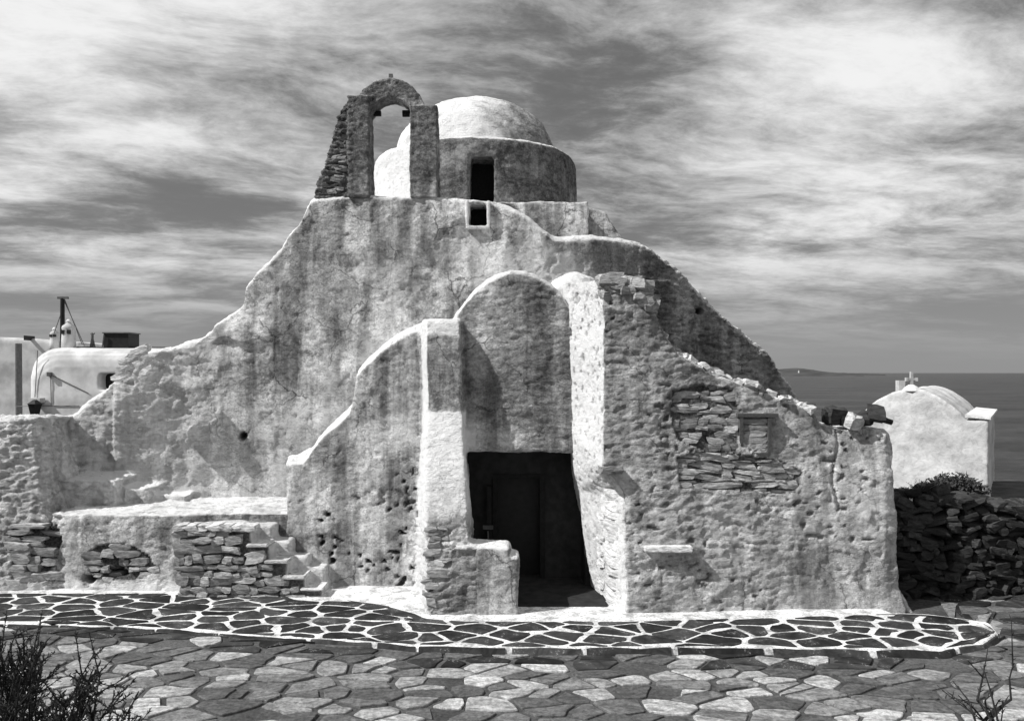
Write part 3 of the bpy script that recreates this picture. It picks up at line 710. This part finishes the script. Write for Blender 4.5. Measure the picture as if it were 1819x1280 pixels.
# stair block
Z = lambda py, Y=11.72: EYE - (py-HZ)/F*Y
X = lambda px, Y=11.72: (px-CX)/F*Y
STEP = [(316, 411, 1.06), (411, 441, Z(938)), (441, 473, Z(966)), (473, 505, Z(995)), (505, 537, Z(1023)), (537, 568, Z(1043))]
mb = MB()
for a, b, z in STEP: mb.box((X(a), 11.76, -.3), (X(b)+.02, 12.6, z-.05))
for a, b, z in STEP[2:]: mb.box((X(a)-.10, 12.10, -.3), (X(b)-.02, 12.6, z+.20))
def d_stair(co, n):
    z = np.zeros(len(co)); f_ = sst(.3, .6, -n[:, 1]) * (co[:, 1] < 12.0)
    return relief(co, .02, .02, 0) - .03*f_, dict(white=.7*(1-f_), lichen_shade=z, mortar_pit=.85*f_, rubble=z)
stairs = solid_part('stairs', mb, church, .03, d_stair, sm=1)
rng = random.Random(4)

# ================================================================== stones
def stone_mesh(i):
    bm = bmesh.new(); bmesh.ops.create_cube(bm, size=1)
    bmesh.ops.subdivide_edges(bm, edges=bm.edges, cuts=1, use_grid_fill=True)
    r = random.Random(100+i)
    for v_ in bm.verts:
        k = sum(abs(c) > .4 for c in v_.co)
        if k == 3: v_.co *= r.uniform(.82, 1.0)
        elif k == 2: v_.co *= r.uniform(.88, 1.02)
        v_.co += Vector((r.uniform(-.09, .09), r.uniform(-.06, .06), r.uniform(-.13, .13)))
    me = bpy.data.meshes.new('stone'); bm.to_mesh(me); bm.free(); return me
SM = {}
for nm, m in (('grey', STONE), ('white', STONE_W), ('dark', STONE_D)):
    SM[nm] = []
    for i in range(12):
        me = stone_mesh(i); me.materials.append(m); me.polygons.foreach_set('use_smooth', [False]*len(me.polygons)); SM[nm].append(me)
count = {}
def put_stone(loc, size, rot, kind, parent, name='stone'):
    me = rng.choice(SM[kind]); o = bpy.data.objects.new(name, me); COL.objects.link(o)
    o.parent = parent; o.matrix_parent_inverse = Matrix.Translation(-world_loc(parent)) if parent is not None else Matrix()
    o.location = loc; o.rotation_euler = rot; o.scale = size; count[parent.name if parent else ''] = count.get(parent.name if parent else '', 0)+1
    return o
def bvh(o):
    me = o.data; return BVHTree.FromPolygons([v_.co for v_ in me.vertices], [p.vertices for p in me.polygons])
BV = {o.name: bvh(o) for o in (porch, wing, ledge, stairs, facade)}
def hit(part, px, py):
    d_ = W(px, py, 1) - Vector((0, 0, EYE)); r_ = BV[part].ray_cast(Vector((0, 0, EYE)), d_.normalized()); return r_[0], r_[1]
def fill(part, poly, hh, ww, kind, parent, sink=.35, gap=1.0, yawjit=.1, keep=1.0, clip=None):
    """dry-laid courses inside an outline on a wall face"""
    ys = [p[1] for p in poly]; xs = [p[0] for p in poly]; y = min(ys)
    while y < max(ys):
        h = rng.uniform(*hh); hp = h*120; x = min(xs) + rng.uniform(-10, 5)
        while x < max(xs):
            w_ = rng.uniform(*ww) * rng.choice((.55, 1, 1, 1.35)); wp = w_*120; cx_, cy_ = x+wp/2, y+hp/2+rng.gauss(0, 1.6)
            if inpoly(np.array([cx_]), np.array([cy_]), poly)[0] and rng.random() < keep:
                l, n_ = hit(part, cx_, cy_)
                if l is not None:
                    dep = rng.uniform(.12, .2); hj = h*rng.uniform(.6, 1.2)
                    loc = l + Vector((0, dep*sink - rng.uniform(0, .02), 0))
                    put_stone(loc, (w_*gap, dep, hj*gap), (rng.gauss(0, .06), rng.gauss(0, .07), rng.gauss(0, yawjit)), kind, parent)
            x += wp*.98
        y += hp*.96
# rubble face under the stairs
fill('stairs', [(316, 930), (408, 938), (436, 962), (438, 968), (468, 992), (500, 1018), (533, 1042), (545, 1060), (316, 1060)], (.07, .16), (.12, .30), 'grey', stairs, .12)
fill('ledge', LBRK[0], (.08, .15), (.2, .42), 'grey', ledge, .15)
fill('ledge', LBRK[1], (.07, .13), (.12, .32), 'grey', ledge, .3, keep=.75)
fill('right_wing', BREAK[0], (.06, .12), (.12, .30), 'grey', wing, .42, keep=.72)
fill('right_wing', BREAK[1], (.045, .10), (.14, .42), 'grey', wing, .36)
# limewashed quoins below the overhang, and the stones of the pillar's foot
y = 872
while y < 1078:
    h = rng.uniform(.10, .24); l, n_ = hit('right_wing', 1092, y + h*60)
    if l is not None:
        yaw = -1.0
        w_ = rng.uniform(.30, .42)
        put_stone(l + Vector((.07, .07, 0)), (w_, .22, h), (0, rng.gauss(0, .03), yaw+.1+rng.gauss(0, .06)), 'white', wing)
        if rng.random() < .6:
            l2, n_ = hit('right_wing', 1068, y + h*60)
            if l2 is not None: put_stone(l2 + Vector((.07, .03, 0)), (.2, .2, h*.8), (0, 0, -1.1), 'white', wing)
    y += h*124
fill('porch', [(758, 935), (792, 935), (800, 990), (790, 1030), (772, 1082), (758, 1082)], (.05, .14), (.14, .36), 'grey', porch, .38)
# slabs that cap the treads
for a, b, z in STEP[1:]:
    o = MB().box((X(a)-.03, 11.70, z-.045), (X(b)+.03+rng.uniform(-.02, .04), 12.09, z+rng.uniform(-.012, .01))).build('step', STONE_W, stairs)
    bm = bmesh.new(); bm.from_mesh(o.data); bmesh.ops.bevel(bm, geom=bm.edges, offset=.012, segments=2, affect='EDGES'); bm.to_mesh(o.data); bm.free()
for i in range(7):
    xa = X(318) + i*.17; put_stone((xa, 11.82, 1.02), (.2, .25, .09), (0, rng.gauss(0, .05), 0), 'white', stairs)
# loose pale stones on the sloping wall top
tp = [(1160, 552), (1178, 592), (1200, 625), (1215, 634), (1230, 643), (1246, 652), (1262, 658), (1278, 664), (1296, 672), (1312, 680), (1326, 684), (1340, 688), (1356, 696), (1378, 702), (1398, 708), (1420, 717), (1440, 724)]
for px, py in tp:
    for rep in range(4):
        Y = 11.5 + rng.uniform(-.1, .35); s_ = rng.uniform(.06, .13); p = W(px + rng.uniform(-7, 7), py, 11.4); p.y = Y
        put_stone(p + Vector((0, 0, rng.uniform(-.02, .03))), (s_*1.5, s_*1.2, s_*.8), (rng.uniform(-.4, .4), rng.uniform(-.1, .6), rng.uniform(-1, 1)), 'white' if rng.random() < .7 else 'grey', wing)
# rough crown of the buttress
for i in range(26):
    px = rng.uniform(1078, 1155); t_ = (px-1078)/77; py = 494 + 4*math.sin(px*.2) + 26*max(0, t_-.75)*4 + rng.uniform(0, 34); s_ = rng.uniform(.12, .26)
    p = W(px, py, 11.38 + rng.uniform(-.04, .05)); put_stone(p, (s_*1.5, .22, s_*.7), (rng.gauss(0, .2), rng.gauss(0, .15), rng.gauss(0, .3)), 'grey', wing)
# rough outer edge of bell gable and facade shoulder
for i in range(34):
    t_ = i/33; px = np.interp(t_, [0, .25, .5, .8, 1], [562, 577, 591, 604, 620]); py = np.interp(t_, [0, .25, .5, .8, 1], [342, 298, 248, 205, 178])
    p = W(px + rng.uniform(14, 40), py, BY + .06); put_stone(p, (rng.uniform(.16, .30), .16, rng.uniform(.05, .09)), (0, rng.gauss(0, .08), rng.gauss(0, .1)), 'dark' if rng.random() < .6 else 'grey', gable)
for px, py in ((226, 640), (243, 628), (220, 655), (252, 621), (262, 660), (215, 668)):
    put_stone(W(px, py, 13.52), (.26, .2, .12), (0, -.5, .1), 'white', facade)
# shelf stone and the walled-up window in the right wing
l, _ = hit('right_wing', 1186, 974)
o = MB().box((X(1143, l.y), l.y-.11, l.z-.035), (X(1228, l.y), l.y+.1, l.z+.05)).build('shelf_stone', STONE_W, wing)
bm = bmesh.new(); bm.from_mesh(o.data); bmesh.ops.bevel(bm, geom=bm.edges, offset=.015, segments=2, affect='EDGES'); bm.to_mesh(o.data); bm.free(); o.rotation_euler = (0, R(.6)*0, 0)
l, _ = hit('right_wing', 1340, 770); yw = l.y
wf = MB()
for (a, b, c, d_) in ((1312, 740, 1318, 804), (1362, 742, 1368, 802)): wf.box((X(a, yw), yw-.07, Z(d_, yw)), (X(c, yw), yw+.04, Z(b, yw)))
for (a, b, c, d_) in ((1308, 734, 1380, 740), (1306, 803, 1366, 808)): wf.box((X(a, yw), yw-.075, Z(d_, yw)), (X(c, yw), yw+.04, Z(b, yw)))
wf.build('blocked_window_frame', OLDWOOD, wing)
y = 744
while y < 800:
    h = rng.uniform(.07, .11)
    put_stone(Vector((X(1340, yw), yw+.02, Z(y+h*60, yw))), (.36, .12, h), (0, rng.gauss(0, .03), 0), 'grey', wing); y += h*118
# overhanging corbel above the chamfer
l, _ = hit('right_wing', 1078, 832)
put_stone(Vector((X(1084, 11.08), 11.12, Z(834, 11.08))), (.30, .30, .09), (0, 0, .1), 'grey', wing)
print('stones', count)

# ================================================================== dark dry-stone wall at right
dw = empty('dry_stone_wall', (7.4, 12, -.15), 'dark dry stone wall right of the church, in its shadow', 'wall')
mb = MB(); mb.box((5.55, 12.05, -.4), (9.9, 12.55, 1.30))
def d_dw(co, n): z = np.zeros(len(co)); return relief(co, .05, .04, .05), dict(white=z, lichen_shade=z+1, mortar_pit=z+.8, rubble=z+1)
solid_part('wall_core', mb, dw, .06, d_dw, sm=1)
z = -.17; nst = 0
while z < 1.42:
    h = rng.uniform(.08, .15); x = 5.5
    while x < 9.9 and nst < 296:
        w_ = rng.uniform(.14, .40)
        if z < 1.30 + .12*math.sin(x*2.2):
            put_stone(Vector((x+w_/2, 12.0 + rng.uniform(-.03, .05), z+h/2)), (w_*rng.uniform(.75, 1.1), .28, h*rng.uniform(.7, 1.25)), (rng.gauss(0, .25), rng.gauss(0, .28), rng.gauss(0, .3)), 'dark', dw); nst += 1
        x += w_
    z += h*.92
for i in range(24):
    x = 5.6 + i*.18; put_stone(Vector((x, 12.28 + rng.uniform(-.1, .1), 1.36 + .12*math.sin(x*2.2) + rng.uniform(-.03, .06))), (rng.uniform(.15, .3), .3, rng.uniform(.1, .18)), (rng.gauss(0, .2), rng.gauss(0, .2), rng.uniform(-1, 1)), 'dark', dw)

# ================================================================== plants
def leaf_clump(name, c, rad, n, size, m, parent, seed):
    r = random.Random(seed); mb_ = MB()
    for i in range(n):
        u = Vector((r.gauss(0, 1), r.gauss(0, 1), r.gauss(0, 1))).normalized(); k = r.random()**.4
        lump = 1 + .35*mnoise.noise(u*2.3 + Vector((seed, 0, 0)))
        p = Vector(c) + Vector((u.x*rad[0], u.y*rad[1], abs(u.z)*rad[2])) * k * lump
        a = Vector((r.gauss(0, 1), r.gauss(0, 1), r.gauss(0, 1))).normalized(); b = a.orthogonal().normalized(); s_ = size*r.uniform(.6, 1.4)
        mb_.add([p - a*s_*.3 - b*s_*.25, p + b*s_*.3, p + a*s_, p - b*s_*.28 + a*s_*.2], [(0, 1, 2, 3)])
    return mb_.build(name, m, parent)
def cushion(loc, rad, n, size, label, name='shrub', seed=1):
    e = empty(name, loc, label, 'plant'); leaf_clump('foliage', loc, rad, n, size, LEAF, e, seed)
    mb_ = MB(); r = random.Random(seed)
    for i in range(9):
        a = r.uniform(0, 6.28); mb_.tube([loc, Vector(loc) + Vector((math.cos(a)*rad[0]*.4, math.sin(a)*rad[1]*.4, rad[2]*.45)), Vector(loc) + Vector((math.cos(a)*rad[0]*.85, math.sin(a)*rad[1]*.85, rad[2]*.8))], [.02, .012, .005], 5)
    mb_.build('stem', TWIG, e); return e
zt = EYE - (756-HZ)/F*11.8
RK = [(1470, 741, .15, .13, .15, 'small black rock at the left end of the row on the low wall top'), (1480, 738, .22, .18, .20, 'lumpy black rock left of the round pale stone on the low wall top'),
      (1496, 744, .17, .16, .13, 'squat black rock touching the round pale stone from the left'), (1534, 742, .28, .18, .10, 'flat black rock just right of the round pale stone'),
      (1553, 735, .34, .20, .12, 'long tilted black rock near the corner of the low wall top'), (1570, 745, .14, .14, .06, 'thin black rock at the right corner of the low wall top')]
for k_, (px, py, a_, b_, c_, lb) in enumerate(RK):
    o = bpy.data.objects.new('loose_rock', SM['dark'][k_*2]); COL.objects.link(o); o.location = (X(px, 11.7), 11.65, EYE-(py-HZ)/F*11.7); o.scale = (a_*1.25, b_*1.2, c_*1.25); o.rotation_euler = (.2, (-.3 if px > 1520 else .1), .3*k_)
    if px == 1570: o.rotation_euler = (0, .5, 0)
    tag(o, lb, 'rock', 'black rocks on the low wall top')
me = SM['white'][4]; o = bpy.data.objects.new('loose_stone', me); COL.objects.link(o); o.location = (X(1511, 11.6), 11.5, zt+.08); o.scale = (.22, .19, .20); o.rotation_euler = (.4, .3, .5)
tag(o, 'round pale stone resting between black clumps on the low wall top', 'stone')
wt = 1.40
cushion((X(1695, 12.6), 12.6, wt-.02), (.50, .35, .30), 3500, .05, 'dark rounded bush growing on the shaded dry stone wall', 'shrub', 5)
cushion((X(1610, 12.5), 12.5, wt-.04), (.22, .25, .14), 900, .045, 'small dark bush against the corner of the church', 'shrub', 6)
def twigs(loc, n, hgt, spread, m, label, name, seed, leaf=0):
    e = empty(name, loc, label, 'plant'); r = random.Random(seed); sm_ = MB(); lf = MB()
    for i in range(n):
        a = r.uniform(0, 6.28); h = hgt*r.uniform(.5, 1); s_ = spread*r.uniform(.2, 1)
        pts = [Vector(loc) + Vector((math.cos(a)*s_*t_**1.3, math.sin(a)*s_*t_**1.3, h*t_*(1-.12*t_))) + Vector((r.gauss(0, .008), r.gauss(0, .008), 0)) for t_ in (0, .3, .6, .85, 1)]
        sm_.tube(pts, [.006, .005, .004, .003, .002], 4)
        for k in range(leaf):
            t_ = r.uniform(.1, 1); j = min(int(t_*4), 3); p = pts[j].lerp(pts[j+1], t_*4-j)
            u = Vector((r.gauss(0, 1), r.gauss(0, 1), r.uniform(.2, 1.2))).normalized(); b = u.orthogonal().normalized()*.003; L = r.uniform(.02, .05)
            lf.add([p-b, p+b, p+u*L], [(0, 1, 2)])
    sm_.build('stem', m, e)
    if leaf: lf.build('leaf', m, e)
    return e
twigs((X(1634, 12.3), 12.25, wt), 26, .30, .28, DRY, 'dry grassy tuft of thin stalks on the wall before the small chapel', 'dry_plant', 8, 10)
twigs((X(1648, 12.3), 12.2, wt-.02), 7, .34, .32, TWIG, 'dark spiky branch leaning left over the dry stone wall', 'dry_plant', 9, 14)

# the two plants at the photographer's feet
def needle_shrub(base, tips, label, seed, per=95, L=(.035, .07), subs=5, twr=.006):
    e = empty('foreground_shrub', base, label, 'shrub'); r = random.Random(seed); st = MB(); nd = MB()
    def needles(pts, k):
        for _ in range(k):
            t_ = r.uniform(.05, 1)*(len(pts)-1); j = min(int(t_), len(pts)-2); p = pts[j].lerp(pts[j+1], t_-j); dd = (pts[j+1]-pts[j]).normalized()
            u = (dd*r.uniform(.6, 1.3) + Vector((r.gauss(0, .6), r.gauss(0, .6), r.gauss(0, .6)))).normalized(); b = u.cross(Vector((0, 1, .2))).normalized()*.0045; ln = r.uniform(*L)
            nd.add([p-b, p+b, p+u*ln*.7+b*.7, p+u*ln, p+u*ln*.7-b*.7], [(0, 1, 2, 3, 4)])
    for tip in tips:
        tip = Vector(tip); b0 = Vector(base) + Vector((r.gauss(0, .1), r.gauss(0, .1), 0)); midp = b0.lerp(tip, .5) + Vector((r.gauss(0, .08), r.gauss(0, .08), r.uniform(-.06, .1)))
        pts = [b0, b0.lerp(midp, .5) + Vector((0, 0, .03)), midp, midp.lerp(tip, .5) + Vector((r.gauss(0, .02), 0, .02)), tip]
        st.tube(pts, [.016, .012, .009, .006, .003], 5); needles(pts[2:], per)
        for _ in range(subs):
            k = r.uniform(.3, .98)*4; j = min(int(k), 3); p = pts[j].lerp(pts[j+1], k-j); dd = (tip-midp).normalized()
            u = (dd + Vector((r.gauss(0, .8), r.gauss(0, .7), r.gauss(0, .6)+.1))).normalized(); ln = r.uniform(.10, .30)
            sp = [p, p+u*ln*.5+Vector((0, 0, .01)), p+u*ln+Vector((0, 0, .035))]; st.tube(sp, [.006, .004, .002], 4); needles(sp, per//2)
    st.build('stem', TWIG, e); nd.build('foliage', LEAF, e); return e
rng2 = random.Random(21); tips = []
Yp = 5.6
for i in range(24):
    px = rng2.uniform(70, 245); py = np.interp(px, [80, 130, 165, 200, 240], [1262, 1212, 1160, 1166, 1225]) + abs(rng2.gauss(0, 1))*38; y_ = Yp + rng2.gauss(0, .22); tips.append(W(px, min(py, 1300), y_))
needle_shrub((-3.25, Yp, -.15), tips, 'dark needle-leaved bush in the bottom left corner, right right clump', 31, 60, (.015, .04), 9)
tips = []
for i in range(28):
    px = rng2.uniform(-40, 80); py = np.interp(px, [-40, 20, 45, 75], [1120, 1112, 1125, 1165]) + abs(rng2.gauss(0, 1))*50; y_ = Yp + .2 + rng2.gauss(0, .2); tips.append(W(px, min(py, 1320), y_))
needle_shrub((-3.75, Yp+.25, -.15), tips, 'taller dark needle-leaved bush at the left edge of the picture', 33, 60, (.015, .04), 9)
tips = [W(a, b, 5.7) for a, b in ((1692, 1208), (1719, 1172), (1748, 1190), (1800, 1178), (1708, 1240), (1735, 1236), (1762, 1232), (1788, 1240))]
needle_shrub((3.45, 5.7, .65), tips, 'sparse leggy plant with thin bare stalks in the bottom right corner', 35, 10, (.03, .06), 1)
# rough bank the corner plants grow from
mb = MB()
for (cx_, cy_, hz_, rr) in ((3.5, 5.7, .85, 1.0),):
    mb.lathe((cx_, cy_, -.4), [(rr, 0), (rr*.85, hz_*.6), (rr*.5, hz_), (.1, hz_*1.15)], 20)
bk = solid_part('bank', mb, None, .06, lambda co, n: (relief(co, .06, .05, 0), {}), m=SOIL); tag(bk, kind='structure', label='bare earth bank under the corner plant')

# ================================================================== small chapel at right
NF = Vector((-.535, -.845, 0)); P0 = W(1640, 700, 22.0); EX = -NF * 6.0
def onface(px, py, off=0.0):
    d_ = W(px, py, 1) - Vector((0, 0, EYE)); o_ = Vector((0, 0, EYE)); k = (P0 + NF*off - o_).dot(NF) / d_.dot(NF); return o_ + d_*k
def slant(mb_, pts, ex):
    n = len(pts); v_ = list(pts) + [p + ex for p in pts]
    return mb_.add(v_, [tuple(range(n)), tuple(range(2*n-1, n-1, -1))] + [(i, i+n, (i+1) % n + n, (i+1) % n) for i in range(n)])
ch = empty('small_chapel', (P0.x, P0.y, 0), 'small white chapel with curved gable and stone cross by the sea', 'chapel')
AP = [(1536, 728), (1545, 719), (1560, 708), (1580, 699), (1600, 693), (1622, 689), (1645, 694), (1668, 704), (1690, 719), (1706, 734), (1717, 748)]
fp = [onface(*a) for a in AP]
mb = MB(); slant(mb, [Vector((fp[0].x, fp[0].y, -.5))] + fp + [Vector((fp[-1].x, fp[-1].y, -.5))], EX)
r0, r1 = onface(1700, 745), onface(1756, 745)
slant(mb, [Vector((r0.x, r0.y, -.5)), r0, r1, Vector((r1.x, r1.y, -.5))], EX)
def d_ch(co, n): return relief(co, .04, .012, .0), {}
solid_part('wall', mb, ch, .05, d_ch, m=CHAPELW, sm=5)
mb = MB(); e0, e1 = onface(1714, 741, .04), onface(1760, 745, .04); UZ = Vector((0, 0, .07))
slant(mb, [e0, e0+UZ, e1+UZ*.8, e1], EX*.95 + Vector((.06, 0, 0))); mb.build('roof_slab', WHITE, ch)
cp = onface(1619, 690, -.2); u = cp.y/F
MB().lathe(cp - Vector((0, 0, .06)), [(.25, 0), (.17, .1), (.07, .17)], 12).build('cross_base', WHITE, ch)
cr = MB(); cx_, cy_, cz = cp
cr.box((cx_-.035, cy_-.04, cz), (cx_+.035, cy_+.04, cz+27*u)); cr.box((cx_-8*u, cy_-.038, cz+15*u), (cx_+8*u, cy_+.038, cz+19*u))
for dx, dz in ((-10*u, 16.5*u), (10*u, 16.5*u), (0, 27*u)): cr.box((cx_+dx*.85-.03, cy_-.045, cz+dz-.05), (cx_+dx*.85+.03, cy_+.045, cz+dz+.05))
cr.build('cross', GREYW, ch)
q0 = onface(1600, 695, -.6); MB().box((q0.x-.10, q0.y-.1, q0.z-.2), (q0.x+.08, q0.y+.1, q0.z+20*u)).build('chimney', GREYW, ch)

# ================================================================== houses at left
HY = 20.0
hs = empty('white_house', (X(140, HY), HY, 0), 'white house with a rounded roof edge behind the left slope', 'house')
xl, xr = X(42, HY), X(330, HY); zt_ = Z(617, HY)
mb = MB(); rr = .62
for q_ in range(6):                                    # roof edge rolled over towards the front
    an = q_/5*math.pi/2; yq = HY + .45*(1-math.sin(an)) if q_ < 5 else HY; ins = .45*(1-math.cos(an)); prof = []
    for k in range(9): a = math.pi - k*math.pi/16; prof.append((xl + rr + ins*.7 + rr*math.cos(a), zt_ - ins - rr + rr*math.sin(a)))
    prof += [(xr, zt_-ins), (xr, -.5), (xl+ins*.7, -.5)]
    mb.prism([Vector((x_, yq, z_)) for x_, z_ in prof], 5)
def d_h(co, n): return relief(co, .012, .006, 0, .002), {}
wa, wb = W(177, 663, HY), W(207, 692, HY)
hw = solid_part('wall', mb, hs, .05, d_h, cuts=[((wa.x, HY-1, wb.z), (wb.x, HY+.5, wa.z))], m=SMOOTHW, sm=3)
MB().box((wa.x, HY+.3, wb.z), (wb.x, HY+.33, wa.z)).build('window', GLASS, hs)
cb = MB()
for l_ in ([(67, 622), (66, 640), (62, 705)], [(90, 664), (91, 718)], [(88, 664), (157, 698)], [(30, 722), (60, 720), (140, 720)]): cb.tube([W(a, b, HY-.015) for a, b in l_], .010, 5)
cb.build('wall_cable', METAL, hs)
MB().box(tuple(W(86, 668, HY) - Vector((0, .08, 0))), tuple(W(93, 661, HY) + Vector((0, .0, 0)))).build('cable_bracket', METAL, hs)
MB().box((xl+.8, HY+.9, zt_-.05), (xr, HY+1.0, zt_+.05)).build('roof_coping', METAL, hs)
# lantern
lt = empty('wall_lantern', W(61, 740, HY-.2), 'dark lantern on a bracket, fixed to the white house wall', 'lantern')
p = W(62, 722, HY-.28); MB().lathe(p - Vector((0, 0, .25)), [(.10, 0), (.17, .3), (.19, .32), (.05, .42)], 6).build('lantern_body', BLACK, lt); q0 = W(65, 711, HY-.15); MB().box((q0.x-.14, HY-.25, q0.z-.05), (q0.x+.14, HY-.02, q0.z+.06)).build('junction_box', GREYW, lt)
MB().tube([p + Vector((0, 0, .12)), W(63, 710, HY-.2), W(63, 708, HY)], .02, 6).build('bracket', BLACK, lt)
# roof furniture
def chimney(px, pyt, pyb, wpx, Y, label):
    e = empty('chimney', W(px, pyb, Y), label, 'chimney'); b = W(px, pyb, Y); h = (pyb-pyt)/F*Y; r_ = wpx/2/F*Y
    MB().lathe(b - Vector((0, 0, .15)), [(r_*1.1, 0), (r_, h*.55), (r_*.92, h*.78+.1), (r_*1.0, h*.8+.12), (r_*.9, h*.86+.14), (r_*.35, h*.95+.15), (r_*.12, h+.15)], 20).build('shaft', SMOOTHW, e, True)
    for dx in (-.35, .5):
        MB().box((b.x+dx*r_-.04, b.y-r_*1.02, b.z+h*.52), (b.x+dx*r_+.04, b.y-r_*.7, b.z+h*.68)).build('vent', BLACK, e)
    MB().lathe(b + Vector((0, 0, h-.02)), [(.05, 0), (.07, .05), (.02, .1)], 8).build('knob', WHITE, e)
chimney(122, 572, 617, 23, 20.8, 'round white chimney with a knob, right of the mast')
chimney(97, 586, 612, 15, 22.5, 'smaller round chimney with dark vents, left of the mast')
ms = empty('mast', W(111, 615, 21.5), 'dark pole with two stay wires on the house roof', 'mast')
MB().tube([W(111, 620, 21.5), W(111, 530, 21.5)], [.065, .055], 8).build('pole', BLACK, ms)
MB().box(tuple(W(103, 531, 21.5) - Vector((0, .04, 0))), tuple(W(121, 527, 21.5) + Vector((0, .04, 0)))).build('crossbar', METAL, ms)
for a, b in (((113, 532), (150, 614)), ((115, 532), (146, 612)), ((109, 555), (96, 592))): MB().tube([W(*a, 21.5), W(*b, 21.5)], .011, 5).build('stay_wire', METAL, ms)
tr = empty('antenna', W(164, 616, 21), 'small thin tripod antenna on the roof between mast and box', 'antenna')
MB().tube([W(164, 618, 21), W(164, 591, 21)], .035, 6).build('pole', METAL, tr)
MB().tube([W(160, 618, 21), W(164, 597, 21)], .02, 5).build('leg', METAL, tr); MB().tube([W(169, 618, 21), W(164, 597, 21)], .02, 5).build('leg', METAL, tr); MB().tube([W(161, 592, 21), W(168, 592, 21)], .025, 5).build('crossbar', METAL, tr)
bx = empty('roof_box', W(205, 616, 20.6), 'black square box standing on the white house roof', 'roof box')
a_, b_ = W(184, 618, 20.6), W(228, 592, 20.6)
o = MB().box((a_.x, 20.6, a_.z-.1), (b_.x, 21.2, b_.z)).build('casing', BLACK, bx); MB().tube([W(182, 616, 20.55), W(185, 594, 20.55)], .02, 5).build('prop', METAL, bx)
MB().box((a_.x-.02, 20.56, b_.z), (b_.x+.02, 21.24, b_.z+.03)).build('lid', METAL, bx)
# grey house at the very edge
gh = empty('grey_house', (X(10, 22), 22, 0), 'shaded house with drainpipe at the left edge of the picture', 'house')
mb = MB(); mb.cols([C(-260, 600, 22.5, 27, zb=-.5), C(-20, 597, 22.5, 27, zb=-.5), C(60, 601, 22.5, 27, zb=-.5), C(140, 608, 22.5, 27, zb=-.5)])
solid_part('wall', mb, gh, .08, d_h, m=GREYW, sm=4)
MB().tube([W(33, 610, 21.9), W(34, 760, 21.9)], .085, 10).build('drainpipe', METAL, gh)
MB().box(tuple(W(42, 604, 22.2)), tuple(W(62, 597, 22.7))).build('roof_vent', BLACK, gh)
print('done')
